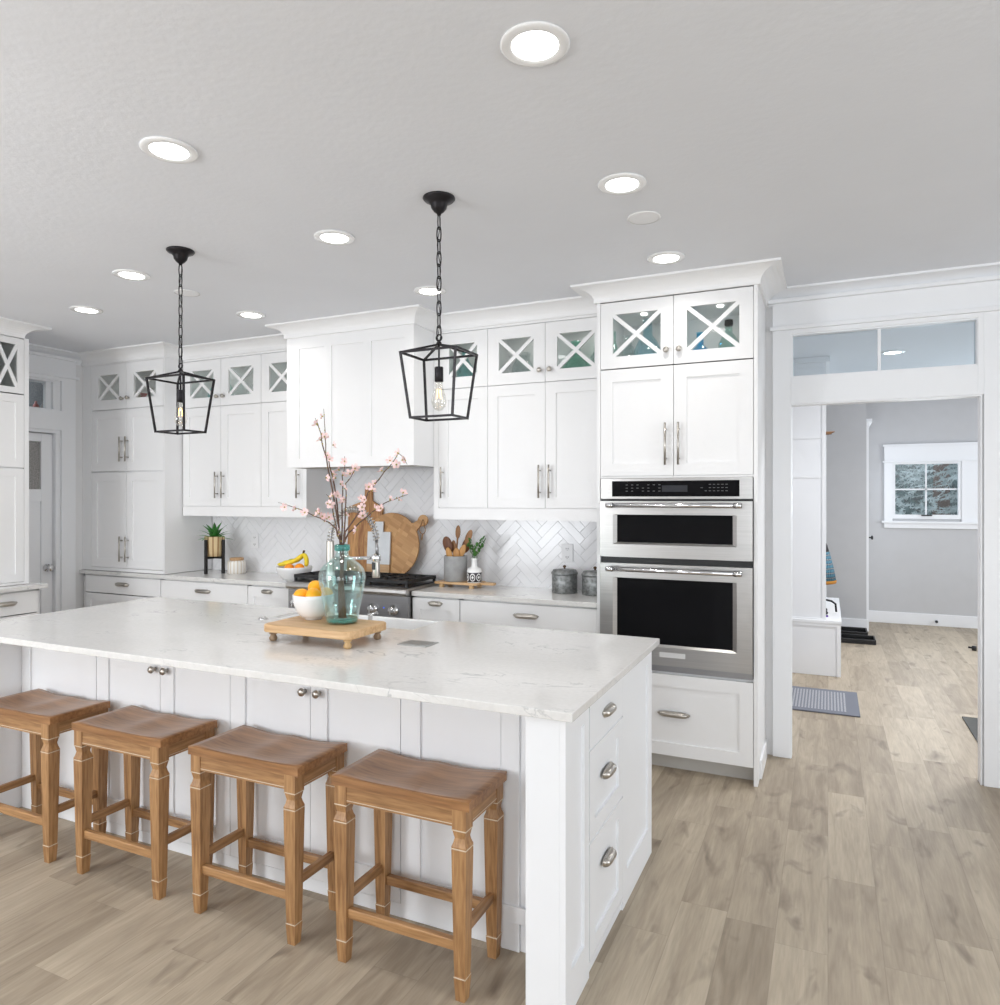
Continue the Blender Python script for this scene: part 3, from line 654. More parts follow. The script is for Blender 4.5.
# ---- combination wall oven
T = thing('wall_oven', 'stainless steel wall oven with microwave above, built into the white tower', 'oven', (-0.777, 4.0, .562)); F = T3(0, 3.975, 0)
x0, x1 = -1.193, -.361
m = MB(T, F); m.box(x0, .012, .562, x1, .45, 1.640); m.build('housing', BLACKP, T)
m = MB(T, F); m.box(x0, -.006, 1.522, x1, .012, 1.640); cp = m.build('control_panel', STEEL, T, .002)
MB(T, F).box(-1.125, -.0085, 1.536, -.428, -.006, 1.624).build('touch_display', OVENG, cp)
rr = random.Random(5)
for (a, b) in ((-1.045, -.86), (-.63, -.50)):
    m = MB(T, F); n = 7
    for i in range(n):
        for zz in (1.565, 1.582, 1.600):
            if rr.random() < .2: continue
            xx = a+(b-a)*i/(n-1); m.box(xx, -.0092, zz, xx+.012, -.0084, zz+.0035)
    m.build('key_legends', GREYTXT, cp)
MB(T, F).box(-.84, -.0092, 1.562, -.70, -.0084, 1.598).build('clock_window', mat('clock_glass', (0.03, 0.032, 0.038), 0.15), cp)
def oven_door(name, z0, z1, wx0, wx1, wz0, wz1, hz):
    m = MB(T, F)
    m.box(x0, -.022, z0, wx0-.022, .010, z1); m.box(wx1+.022, -.022, z0, x1, .010, z1); m.box(wx0-.022, -.022, z0, wx1+.022, .010, wz0-.012); m.box(wx0-.022, -.022, wz1+.004, wx1+.022, .010, z1)
    # bevelled reveal
    for (sx, ex) in ((wx0-.022, wx0), (wx1+.022, wx1)):
        v = [m.v(sx, -.022, wz0-.012), m.v(ex, -.010, wz0), m.v(ex, -.010, wz1), m.v(sx, -.022, wz1+.004)]; m.f(v)
    v = [m.v(wx0-.022, -.022, wz0-.012), m.v(wx1+.022, -.022, wz0-.012), m.v(wx1, -.010, wz0), m.v(wx0, -.010, wz0)]; m.f(v)
    d = m.build(name, STEEL, T)
    MB(T, F).box(wx0-.004, -.0095, wz0-.002, wx1+.004, -.004, wz1+.006).build('oven_window', OVENG, d)
    h = MB(T, F); h.tube([(x0+.05, -.07, hz), (x1-.05, -.07, hz)], .0125, 14)
    for xx in (x0+.075, x1-.075): h.tube([(xx, -.022, hz), (xx, -.07, hz)], .009, 10)
    for xx in (x0+.05, x1-.088): h.tube([(xx, -.07, hz), (xx+.038, -.07, hz)], .015, 14)
    h.build('tube_handle', CHROME, d)
    return d
oven_door('microwave_door', 1.193, 1.510, -1.095, -.462, 1.277, 1.430, 1.487)
od = oven_door('oven_door', .598, 1.157, -1.095, -.462, .712, 1.072, 1.127)
MB(T, F).box(-.85, -.0235, .645, -.71, -.022, .672).build('badge', mat('pale_badge', (0.72, 0.72, 0.72), 0.4, 0.3), od)
m = MB(T, F); m.box(x0, -.004, .562, x1, .012, .594); m.build('vent_trim', STEELD, T)

# ---- wall cabinets
UZ0, UZ1 = 1.384, 2.66
def wall_cab(name, label, x0, x1, ws, hands, knobs, lpan=False, rpan=False, gshift=0):
    T = thing(name, label, 'cabinet', ((x0+x1)/2, 4.5, UZ0)); F = T3(0, 4.19, 0)
    a0, a1 = x0+(.036 if lpan else 0), x1-(.036 if rpan else 0)
    fr = []
    if lpan: fr.append((x0, a0, UZ0, UZ1))
    if rpan: fr.append((a1, x1, UZ0, UZ1))
    fr.append((a0, a1, UZ0, 1.461)); fr.append((a0, a1, 2.640, UZ1))
    carcass(T, F, x0, x1, UZ0+.004, UZ1, .31, (1.47, 2.268), fr)
    w_ = (a1-a0)/ws
    for i in range(ws):
        p, q = a0+i*w_, a0+(i+1)*w_
        side = hands[i]; hx = q-.034 if side > 0 else p+.034
        glass_door(T, F, p, q, 2.262, 2.638, ('knob', hx, 2.338) if knobs[i] else None, st=.078)
        door(T, F, p, q, 1.462, 2.260, ('bar', hx, 1.528, 1.737))
    for i in range(ws): fill_puck(T, a0+(i+.5)*w_, 4.36, 2.640)
    MB(T).crown([(x0, 4.19), (x1, 4.19)], cove(2.655, H, .11)).build('crown_moulding', WHITE, T)
    return T
def fill_puck(T, x, y, z, pw=0.09):  # glowing pucks added to brighten the glass cabinet interiors
    MB(T, T3(x, y, z)).lathe([(0, 0), (.018, 0), (.018, -.005), (.014, -.006), (0, -.006)], seg=20).build('fill_puck_disc', LENS, T)
    l = area('fill_puck_beam', (x, y, z-.012), (0, 0, 0), .04, .04, pw, (1.0, .96, .90), None, 'DISK')
FILL_PUCK = 0.30
for x in (-1.0, -.56): fill_puck(TW, x, 4.22, 2.629, .22)
wall_cab('wall_cabinet', 'white two door wall cabinet with glass tops, above the potted plant', -4.80, -3.965, 2, (1, -1), (1, 1))
wall_cab('wall_cabinet', 'white single door wall cabinet just left of the range hood', -3.965, -3.525, 1, (1,), (0,), rpan=True)
wall_cab('wall_cabinet', 'white single door wall cabinet just right of the range hood', -2.432, -2.026, 1, (-1,), (0,), lpan=True)
wall_cab('wall_cabinet', 'white two door wall cabinet with glass tops, between the hood unit and the ovens', -2.026, -1.219, 2, (1, -1), (1, 1))

# ---- tall hutch standing on the left end of the counter
T = thing('hutch_cabinet', 'tall white hutch cabinet standing on the far left end of the back counter', 'cabinet', (-5.3, 4.5, .917)); F = T3(0, 4.02, 0)
carcass(T, F, -5.798, -4.81, .920, 2.66, .48, (1.75, 2.27), [(-5.798, -5.69, .920, 2.66), (-4.822, -4.81, .92, 2.66), (-5.69, -4.822, .92, .945), (-5.69, -4.822, 2.648, 2.66)])
xm = -5.256
glass_door(T, F, -5.688, xm, 2.268, 2.647, ('knob', xm-.04, 2.352), st=.085); glass_door(T, F, xm, -4.823, 2.268, 2.647, ('knob', xm+.03, 2.355), st=.085)
door(T, F, -5.688, xm, 1.752, 2.262, ('bar', xm-.045, 1.83, 2.035)); door(T, F, xm, -4.823, 1.752, 2.262, ('bar', xm+.025, 1.83, 2.035))
door(T, F, -5.688, xm, .947, 1.742, ('bar', xm-.045, 1.005, 1.212)); door(T, F, xm, -4.823, .947, 1.742, ('bar', xm+.025, 1.005, 1.212))
for x in (-5.47, -5.04): fill_puck(T, x, 4.26, 2.640)
MB(T).crown([(-5.798, 4.02), (-4.81, 4.02), (-4.81, 4.185)], cove(2.655, H, .12)).build('crown_moulding', WHITE, T)

# ---- range hood
T = thing('range_hood', 'white panelled range hood with crown, over the gas range', 'hood', (-2.96, 4.5, 1.742)); HF = 3.935
m = MB(T); hx0, hx1 = -3.485, -2.434
m.box(hx0, HF+.02, 1.742, hx0+.02, 4.49, 2.66); m.box(hx1-.02, HF+.02, 1.742, hx1, 4.49, 2.66); m.box(hx0+.02, HF+.02, 2.64, hx1-.02, 4.49, 2.66); m.box(hx0+.02, 4.17, 1.76, hx1-.02, 4.19, 2.64)
m.build('side_panels', WHITE, T)
m = MB(T); b = [hx0, -3.375, -3.155, -3.095, -2.83, -2.765, -2.505, hx1]
for i in (0, 2, 4, 6): m.box(b[i], HF, 1.742, b[i+1], HF+.02, 2.66)
for i in (1, 3, 5): m.box(b[i], HF, 1.742, b[i+1], HF+.02, 1.805); m.box(b[i], HF, 2.575, b[i+1], HF+.02, 2.66); m.box(b[i], HF+.008, 1.805, b[i+1], HF+.02, 2.575)
m.build('front_panel', WHITE, T)
m = MB(T); m.box(hx0+.02, HF+.02, 1.744, hx1-.02, 4.17, 1.76); m.build('hood_liner', mat('hood_liner_steel', (0.42, 0.38, 0.32), 0.4, 0.8), T)
MB(T).crown([(hx0, 4.185), (hx0, HF), (hx1, HF), (hx1, 4.185)], cove(2.655, H, .105)).build('crown_moulding', WHITE, T)

# ---- base cabinets along the back wall
def base_cab(label, x0, x1, fronts, F=None, depth=.50, loc=None, mt=None):
    """fronts: (x0,x1,z0,z1,handle,kind)"""
    Fb = F if F is not None else T3(0, 3.998, 0)
    c = Fb @ Vector(((x0+x1)/2, depth, 0)); T = thing('base_cabinet', label, 'cabinet', tuple(c), 0)
    m = MB(T, Fb); t = .018
    m.box(x0, .021, .10, x0+t, depth, .886); m.box(x1-t, .021, .10, x1, depth, .886); m.box(x0+t, depth-.012, .10, x1-t, depth, .886); m.box(x0+t, .021, .10, x1-t, depth-.012, .118)
    m.box(x0, .021, .868, x1, .10, .886)
    m.build('carcass', WHITE, T)
    MB(T, Fb).box(x0, .08, 0, x1, .098, .10).build('toe_kick', TOEK, T)
    for (a, b, c_, d, h, k) in fronts: door(T, Fb, a, b, c_, d, h, .06, 'drawer' if k != 'd' else 'door', flat=(k == 'f'), rt=.075 if k == 'd' else None)
    return T
xa = -5.73
base_cab('white base cabinet with drawers beneath the tall hutch', -5.78, -4.826, [(xa, -4.828, .735, .878, ('cup', -5.275, .816, .15), 'f'), (xa, -4.828, .42, .73, ('cup', -5.275, .60, .15), 's'), (xa, -4.828, .11, .415, ('cup', -5.275, .30, .15), 's')])
base_cab('white base cabinet with drawers below the potted plant', -4.826, -3.912, [(-4.824, -3.914, .735, .878, ('cup', -4.37, .810, .15), 'f'), (-4.824, -3.914, .42, .73, ('cup', -4.37, .60, .15), 's'), (-4.824, -3.914, .11, .415, ('cup', -4.37, .30, .15), 's')])
base_cab('narrow white pull-out base cabinet left of the gas range', -3.912, -3.495, [(-3.91, -3.498, .11, .878, ('cup', -3.725, .843, .09), 'd')])
base_cab('narrow white pull-out base cabinet right of the gas range', -2.485, -2.13, [(-2.483, -2.132, .11, .878, ('cup', -2.31, .843, .09), 'd')])
base_cab('white base cabinet with wide drawers below the two metal canisters', -2.13, -1.221, [(-2.128, -1.224, .735, .878, ('cup', -1.675, .806, .15), 'f'), (-2.128, -1.224, .42, .73, ('cup', -1.675, .60, .15), 's'), (-2.128, -1.224, .11, .415, ('cup', -1.675, .30, .15), 's')])
one('countertop', 'pale quartz countertop on the back wall left of the range', 'countertop', MB().box(-.001, -.258, -.03, 2.30, .262, 0), QUARTZ, (-5.797, 4.243, .917), bevel=.003)
one('countertop', 'pale quartz countertop on the back wall between range and ovens', 'countertop', MB().box(0, -.258, -.03, 1.262, .262, 0), QUARTZ, (-2.484, 4.243, .917), bevel=.003)

# ---- left wall fridge column and its counter
FL_ = T3(-5.17, 0, 0) @ Rz(PI/2)
T = thing('wall_cabinet', 'tall white cabinet with glass top at the left edge of the photo', 'cabinet', (-5.795, 2.7, .92))
m = MB(T, FL_); ylo, yhi = 2.20, 3.182
m.box(ylo, .021, .92, ylo+.02, .62, 2.66); m.box(yhi-.02, .021, .92, yhi, .62, 2.66); m.box(ylo+.02, .605, .92, yhi-.02, .62, 2.66)
for z in (.93, 1.735, 2.275, 2.65): m.box(ylo+.02, .021, z-.009, yhi-.02, .605, z+.009)
m.box(yhi-.032, 0, .92, yhi, .021, 2.66); m.box(ylo, 0, .92, yhi-.032, .021, .936)
m.build('carcass', WHITE, T)
for a, b in ((2.927, 3.149), (2.705, 2.925)):
    glass_door(T, FL_, a, b, 2.262, 2.652, None, st=.044)
door(T, FL_, 2.705, 3.149, 1.742, 2.257, None, .055); door(T, FL_, 2.705, 3.149, .938, 1.737, None, .055)
door(T, FL_, 2.21, 2.703, .938, 1.737, None, .055); door(T, FL_, 2.21, 2.703, 1.742, 2.65, None, .055)
MB(T).crown([(-5.17, ylo), (-5.17, yhi-.05), (-5.79, yhi-.05)], cove(2.655, H, .13)).build('crown_moulding', WHITE, T)
base_cab('white base drawer cabinet at the left edge of the photo', 2.21, 3.217, [(2.765, 3.195, .722, .876, ('cup', 2.985, .803, .12), 'f'), (2.765, 3.195, .42, .717, None, 's'), (2.765, 3.195, .11, .415, None, 's'), (2.23, 2.76, .11, .876, None, 's')], F=T3(-5.09, 0, 0) @ Rz(PI/2), depth=.70)
one('countertop', 'pale quartz countertop on the left wall cabinet', 'countertop', MB().box(-.745, -1.05, -.028, 0, 0, 0), QUARTZ, (-5.052, 3.243, .917), bevel=.003)

# ------------------------------------------------------------------ gas range
T = thing('gas_range', 'stainless steel gas range with black grates below the hood', 'range', (-2.99, 4.49, 0)); x0, x1 = -3.492, -2.490
m = MB(T); m.box(x0, 3.98, .12, x1, 4.49, .886); m.box(x0+.02, 4.05, 0, x1-.02, 4.45, .12); m.build('body', STEEL, T)
m = MB(T); m.prism([(3.935, .890), (3.925, .905), (3.930, .925), (3.945, .935), (4.49, .935), (4.49, .886), (3.935, .886)], x0, x1, 'x'); m.build('cooktop', STEEL, T, .003)
m = MB(T); m.box(x0, 3.958, .728, x1, 3.98, .882); m.build('control_panel', STEELD, T, .002)
for i in range(6):
    kx = x1-.112-.164*i
    k = MB(T, T3(kx, 3.958, .788) @ Matrix.Rotation(PI/2, 4, 'X')); k.lathe([(0, 0), (.036, 0), (.036, .007), (.030, .010), (.026, .034), (.022, .040), (0, .041)], seg=24)
    k.M = T['_m'].inverted(); k.box(kx-.005, 3.912, .765, kx+.005, 3.920, .811)
    k.build('burner_knob', CHROME, T)
MB(T, T3(x1-.190, 3.957, .800) @ Matrix.Rotation(PI/2, 4, 'X')).lathe([(0, 0), (.005, 0), (.004, .003), (0, .004)], seg=10).build('indicator_lamp', emit('blue_indicator', (0.05, 0.15, 1.0), 0.8), T)
m = MB(T); m.box(x0+.004, 3.955, .20, x1-.004, 3.98, .715); dd = m.build('oven_door', STEEL, T, .003)
m = MB(T); m.tube([(x0+.05, 3.90, .68), (x1-.05, 3.90, .68)], .014, 12)
for xx in (x0+.09, x1-.09): m.tube([(xx, 3.955, .68), (xx, 3.90, .68)], .010, 10)
m.build('tube_handle', STEEL, dd)
MB(T).box(x0+.15, 3.951, .33, x1-.15, 3.956, .60).build('oven_window', OVENG, dd)
m = MB(T); m.box(x0+.02, 3.995, .9355, x1-.02, 4.372, .940); m.build('burner_tray', BLACKP, T)
for g in range(3):
    gx0 = x0+.03+g*.316; gx1 = gx0+.31; m = MB(T); zt = .972; r = .008
    for yy in (3.995, 4.175, 4.355): m.bar((gx0, yy, zt), (gx1, yy, zt), .014, .022)
    for xx in (gx0, gx1): m.bar((xx, 3.99, zt), (xx, 4.36, zt), .014, .022)
    for xx in (gx0+.10, gx0+.21): m.bar((xx, 3.99, zt), (xx, 4.36, zt), .010, .018)
    for yy in (4.085, 4.265):
        m.bar((gx0, yy, zt), (gx1, yy, zt), .010, .018)
    for xx in (gx0+.005, gx1-.005):
        for yy in (3.997, 4.352): m.box(xx-.008, yy-.008, .940, xx+.008, yy+.008, zt)
    m.build('burner_grate', IRON, T)
    for yy in (4.085, 4.265):
        MB(T, T3(gx0+.155, yy, .940)).lathe([(0, 0), (.05, 0), (.05, .008), (.034, .010), (.034, .018), (0, .020)], seg=20).build('burner', IRON, T)
MB(T).box(x0, 4.38, .9352, x1, 4.488, .9385).build('rear_trim', STEEL, T, .002)

# ------------------------------------------------------------------ island
T = thing('kitchen_island', 'large white kitchen island base with panelled front and side drawers', 'island', (-2.2, 2.5, 0)); IS = T
FX0, FX1 = -3.62, -.825; PY = 2.20
m = MB(T)
m.box(-3.62, PY+.012, 0, -.72, PY+.032, .888)            # front board behind doors
m.box(-3.72, 3.03, 0, -.71, 3.05, .64); m.box(-3.72, 3.03, .64, -2.612, 3.05, .888); m.box(-1.74, 3.03, .64, -.71, 3.05, .888)
m.box(-.73, PY+.032, 0, -.708, 3.03, .888)                # right board
m.box(-3.70, PY+.032, 0, -3.68, 3.03, .888)
m.build('body', ISL, T)
m = MB(T); m.box(-3.72, 1.945, 0, -3.62, 3.05, .888); m.build('end_panel', ISL, T, .002)
m = MB(T); m.box(-.816, 1.945, 0, -.708, 2.212, .888); m.build('corner_post', ISL, T, .002)
m = MB(T)   # pilaster and base blocks at the right of the seating side
m.box(-1.008, PY-.012, .0, -.9401, PY+.012, .886); m.box(-.94, PY-.004, 0, -.8165, PY+.012, .888)
m.box(-1.02, PY-.020, .10, -.8165, PY-.012, .155); m.build('pilaster', ISL, T, .002)
def ifront(x0, x1, lst, knob):
    FF = T3(0, PY-.008, 0); return door(T, FF, x0, x1, .0 if knob is None else .05, .886, knob, lst, 'door' if knob else 'fixed_panel', mt=ISL, rb=.155 if knob is None else .105, rt=.20 if False else .06)
ifront(-3.62, -3.068, .065, None)
xd = [-3.066, -2.650, -2.241, -1.825, -1.412]
ifront(xd[0], xd[1], .078, ('knob', xd[1]-.030, .778)); ifront(xd[1], xd[2], .078, ('knob', xd[1]+.043, .778))
ifront(xd[2], xd[3], .078, ('knob', xd[3]-.025, .775)); ifront(xd[3], xd[4], .078, ('knob', xd[3]+.045, .775))
ifront(xd[4], -1.009, .080, None)
m = MB(T); m.box(xd[0], PY-.006, 0, xd[4], PY+.012, .049); m.build('base_rail', ISL, T)
# side facing the doorway
FS = T3(-.690, 0, 0) @ Rz(PI/2)
m = MB(T, FS)
m.box(1.945, 0, 0, 1.998, .018, .888); m.box(1.998, 0, 0, 2.168, .018, .125); m.box(1.998, 0, .822, 2.168, .018, .888); m.box(2.121, 0, .125, 2.168, .018, .822); m.box(1.998, .010, .125, 2.121, .018, .822)
m.box(2.575, 0, 0, 3.05, .018, .125); m.box(2.575, 0, .125, 2.635, .018, .888); m.box(2.985, 0, .125, 3.05, .018, .888); m.box(2.635, 0, .825, 2.985, .018, .888); m.box(2.635, .010, .125, 2.985, .018, .825)
m.box(2.168, 0, .035, 2.575, .018, .045); m.box(2.168, .008, .0, 2.575, .018, .035)
for z_ in (.4194, .7164): m.box(2.174, .003, z_, 2.571, .016, z_+.0072)
m.build('side_panelling', ISL, T)
for (z0, z1, hz, fl) in ((.722, .884, .798, True), (.425, .718, .589, False), (.048, .421, .291, False)):
    door(T, FS, 2.172, 2.572, z0, z1, ('cup', 2.372, hz, .105), .055, 'drawer', mt=ISL, y=-.001, flat=fl)
# island worktop with sink cut-out
poly = [(-3.775, 1.909), (-.657, 1.909), (-.665, 3.097), (-1.75, 3.097), (-1.75, 2.816), (-2.60, 2.816), (-2.60, 3.097), (-3.775, 3.097)]
m = MB(); m.prism([(x+2.2, y-2.5) for x, y in poly], -.027, 0)
one('island_worktop', 'white veined quartz worktop with overhang on the kitchen island', 'countertop', m, QUARTZ, (-2.2, 2.5, .916), bevel=.003)
# sink
m = MB(); a0, a1, b0, b1, z0, z1 = -2.598, -1.752, 2.818, 3.13, .66, .905; t = .022
m.box(a0, b0, z0, a1, b1, z0+t); m.box(a0, b0, z0+t, a0+t, b1, z1); m.box(a1-t, b0, z0+t, a1, b1, z1); m.box(a0+t, b0, z0+t, a1-t, b0+t, z1); m.box(a0+t, b1-t, z0+t, a1-t, b1, z1)
tag(m.build('farmhouse_sink', CERAM, None, .006), 'white apron front sink set into the far side of the island', 'sink')
# faucet
T = thing('kitchen_faucet', 'tall steel spring neck faucet rising behind the wooden riser tray', 'faucet', (-2.180, 2.765, .916))
m = MB(T); m.lathe([(0, 0), (.028, 0), (.028, .012), (.021, .016), (.0185, .40), (.0185, .405), (0, .405)], (-2.180, 2.765, .916), 20); m.M = T['_m'].inverted(); m.build('riser_pole', NICKEL, T)
arc = []
for i in range(25):
    a = PI*(1-i/24); arc.append((-2.0585+.1215*math.cos(a), 2.765+.035*(i/24), 1.325+.150*math.sin(a)))
arc = [(-2.180, 2.765, 1.30)] + arc
m = MB(T); m.tube(arc, .007, 8); m.tube([arc[-1], (arc[-1][0]+.003, arc[-1][1], 1.25)], .008, 8); m.build('hose', STEELD, T)
m = MB(T); cp_ = []; total = len(arc)-1; turns = 30
for i in range(turns*10+1):
    u = i/(turns*10)*total; k = min(int(u), total-1); f = u-k; p = Vector(arc[k]).lerp(Vector(arc[k+1]), f)
    d = (Vector(arc[k+1])-Vector(arc[k])).normalized(); s1 = Vector((0, 1, 0)); s1 = (s1-d*s1.dot(d)).normalized(); s2 = d.cross(s1); an = 2*PI*i/10
    cp_.append(tuple(p+(s1*math.cos(an)+s2*math.sin(an))*.0145))
m.tube(cp_, .0026, 5); m.build('spring_coil', NICKEL, T)
m = MB(T); m.tube([(-2.180, 2.765, 1.235), (-1.952, 2.80, 1.243)], .008, 10); m.lathe([(.021, 0), (.023, .004), (.023, .026), (.021, .03)], (-1.940, 2.80, 1.228), 16); m.build('support_arm', CHROME, T)
m = MB(T); m.lathe([(0, 0), (.017, 0), (.019, .01), (.017, .085), (.013, .10), (.010, .115), (0, .115)], (-1.940, 2.80, 1.150), 18); sp_ = m.build('spray_head', NICKEL, T)
MB(T).box(-1.948, 2.777, 1.19, -1.932, 2.785, 1.225).build('spray_button', BLACKP, sp_)
m = MB(T); m.tube([(-2.180, 2.765, 1.02), (-2.115, 2.765, 1.025), (-2.10, 2.74, 1.06)], .006, 8); m.build('lever_handle', CHROME, T)
T = thing('soap_dispenser', 'small chrome soap dispenser by the sink behind the glass vase', 'soap dispenser', (-1.955, 2.775, .916))
m = MB(T, T3(-1.955, 2.775, .916)); m.lathe([(0, 0), (.018, 0), (.018, .008), (.010, .012), (.010, .055), (.014, .058), (.014, .068), (0, .07)], seg=16); m.build('pump', CHROME, T)
m = MB(T, T3(-1.955, 2.775, .916)); m.tube([(0, 0, .063), (0, .055, .066), (0, .06, .058)], .005, 8); m.build('spout', CHROME, T)
T = thing('air_switch', 'tiny chrome disposal button on the worktop left of the wooden tray', 'switch', (-2.585, 2.745, .916))
m = MB(T, T3(-2.585, 2.745, .916)); m.lathe([(0, 0), (.022, 0), (.022, .006), (.014, .009), (.014, .013), (0, .014)], seg=16); m.build('button', CHROME, T)
T = thing('popup_outlet', 'grey flat outlet cover let into the island worktop', 'outlet', (-1.56, 2.555, .916))
m = MB(T, T3(-1.56, 2.555, .916)); m.box(-.07, -.052, 0, .07, .052, .003); fp = m.build('face_plate', mat('brushed_cover', (0.34, 0.34, 0.33), 0.4, 0.6, stretch=(30, 1, 1)), T, .001)
m = MB(T, T3(-1.56, 2.555, .916)); m.box(-.055, -.034, .003, .055, .040, .0042); m.build('lid', mat('cover_lid', (0.28, 0.28, 0.27), 0.35, 0.7), fp)

# ------------------------------------------------------------------ stools
def make_stool(label):
    T = thing('bar_stool', label, 'stool', (0, 0, 0), group='wooden stools along the island'); o = T['o']
    # saddle seat
    m = MB(T); nx, ny = 20, 12; sx, sy = .256, .137; top = {}; bot = {}
    def zt(u, v):
        e = max(0, 1-(abs(u)/.86)**3.0)*(max(0, 1-(abs(v)/.95)**4.0) if v < 0 else 1-.15*v)
        return .612 - .015*e + .008*math.exp(-(u/.20)**2)*(1-abs(v)*.25 if v > 0 else 1-abs(v))
    m.sm = True
    for i in range(nx+1):
        for j in range(ny+1):
            u, v = -1+2*i/nx, -1+2*j/ny; top[i, j] = m.v(u*sx, v*sy, zt(u, v))
    for i in range(nx):
        for j in range(ny): m.f([top[i, j], top[i+1, j], top[i+1, j+1], top[i, j+1]])
    m.sm = False
    ring = [(i, 0) for i in range(nx+1)] + [(nx, j) for j in range(1, ny+1)] + [(i, ny) for i in range(nx-1, -1, -1)] + [(0, j) for j in range(ny-1, 0, -1)]
    low = {k: m.v((-1+2*k[0]/nx)*sx, (-1+2*k[1]/ny)*sy, .583) for k in ring}
    for a in range(len(ring)):
        k1, k2 = ring[a], ring[(a+1) % len(ring)]; m.f([top[k1], top[k2], low[k2], low[k1]])
    m.f([low[k] for k in ring][::-1])
    m.build('seat', SEATW, T)
    lx, ly = .220, .112
    for px in (-1, 1):
        for py in (-1, 1):
            m = MB(T); X, Y = px*lx, py*ly
            secs = [(.583, .0235), (.522, .0235), (.519, .0225), (.495, .0175), (.482, .0205), (.470, .0250), (.462, .0245), (.458, .0250), (.12, .0195), (.075, .0180), (.073, .0195), (.066, .0195), (.0, .0155)]
            rg = [[m.v(X+i*h, Y+j*h, z) for i, j in ((-1, -1), (1, -1), (1, 1), (-1, 1))] for z, h in secs]
            for a, b in zip(rg, rg[1:]):
                for k in range(4): m.f([a[k], a[(k+1) % 4], b[(k+1) % 4], b[k]])
            m.f(rg[0]); m.f(rg[-1][::-1])
            m.mi = 1
            for z, h in ((.520, .0240), (.464, .0256), (.0715, .0200)): m.box(X-h, Y-h, z-.0016, X+h, Y+h, z+.0016)
            m.build('leg', [STOOL_Z, GLAZE], T)
    for py in (-1, 1):
        m = MB(T); m.box(-lx+.0236, py*.124-.009, .530, lx-.0236, py*.124+.009, .583); m.mi = 1; m.box(-lx+.0236, py*.133-.0005, .536, lx-.0236, py*.133+.0006, .5385); m.build('apron', [STOOL_X, GLAZE], T)
    for px in (-1, 1):
        m = MB(T); m.box(px*.232-.009, -ly+.0236, .530, px*.232+.009, ly-.0236, .583); m.mi = 1; m.box(px*.241-.0006, -ly+.0236, .536, px*.241+.0006, ly-.0236, .5385); m.build('apron', [STOOL_Y, GLAZE], T)
    for py in (-1, 1): m = MB(T); m.box(-lx+.019, py*ly-.011, .145, lx-.019, py*ly+.011, .178); m.build('stretcher', STOOL_X, T, .003)
    for px in (-1, 1): m = MB(T); m.box(px*lx-.010, -ly+.019, .190, px*lx+.010, ly-.019, .222); m.build('stretcher', STOOL_Y, T, .003)
    return o
def copy_tree(o, parent=None):
    c = o.copy(); COL.objects.link(c)
    if parent: c.parent = parent
    for ch in o.children: copy_tree(ch, c)
    return c
proto = make_stool('wooden saddle seat stool nearest the right corner of the island')
for i, (x, lb) in enumerate(((-1.232, None), (-1.885, 'wooden saddle seat stool second from the right, at the middle of the island'), (-2.540, 'wooden saddle seat stool third from the right, second from the left photo edge'), (-3.190, 'wooden saddle seat stool at the far left, cut by the photo edge'))):
    o = proto if i == 0 else copy_tree(proto)
    o.location = (x, 2.028, 0)
    if lb: o['label'] = lb

# ------------------------------------------------------------------ things on the island
TZ = .990
T = thing('riser_tray', 'pale wooden riser tray on turned feet standing on the island', 'tray', (-1.965, 2.46, .916))
m = MB(T, T3(-1.965, 2.46, 0)); hx, hy, r = .232, .142, .035; pl = []
for cx, cy, a0 in ((hx-r, -hy+r, -90), (hx-r, hy-r, 0), (-hx+r, hy-r, 90), (-hx+r, -hy+r, 180)):
    for k in range(7): a = math.radians(a0+15*k); pl.append((cx+r*math.cos(a), cy+r*math.sin(a)))
m.prism(pl, TZ-.034, TZ); m.build('board', TRAYW, T, .006)
for (fx, fy, mt_) in ((-.195, -.105, TRAYD), (.195, -.105, TRAYF), (.195, .105, TRAYD), (-.195, .105, TRAYD)):
    m = MB(T, T3(-1.965+fx, 2.46+fy, .916)); m.lathe([(0, 0), (.010, 0), (.016, .004), (.0175, .013), (.013, .022), (.010, .026), (.017, .029), (.017, .033), (.012, .036), (.012, .040), (0, .040)], seg=16); m.build('foot', mt_, T)
# bowl of fruit
def bowl(label, c, R, h, foot, n=28):
    m = MB(); t = .006
    pr = [(0, .0), (foot, .0), (foot, .008)]
    for i in range(1, 9): u = i/8; pr.append((foot+(R-foot)*math.sin(u*PI/2)**.9, .008+(h-.008)*(1-math.cos(u*PI/2))**.85))
    pr.append((R-t, h))
    for i in range(7, 0, -1): u = i/8; pr.append((foot+(R-foot)*math.sin(u*PI/2)**.9-t, .008+(h-.008)*(1-math.cos(u*PI/2))**.85+t*.6))
    pr.append((0, .016)); m.lathe(pr, seg=n)
    return one('fruit_bowl', label, 'bowl', m, CERAM, c)
bc = (-2.077, 2.515, TZ); bowl('white bowl of oranges on the wooden riser tray', bc, .0895, .110, .036)
def fruit(name, label, cat, c, r, mt_, grp, sz=.92, ang=0, ex=1.0):
    m = MB(); m.sphere((0, 0, 0), r, ex, 1, sz); o = one(name, label, cat, m, mt_, c, grp); o.rotation_euler = (0, ang, .4)
    MB().lathe([(0, 0), (.004, 0), (.003, .003), (0, .004)], (0, 0, r*sz-.002), 8).build('stem_scar', BTIPG, o)
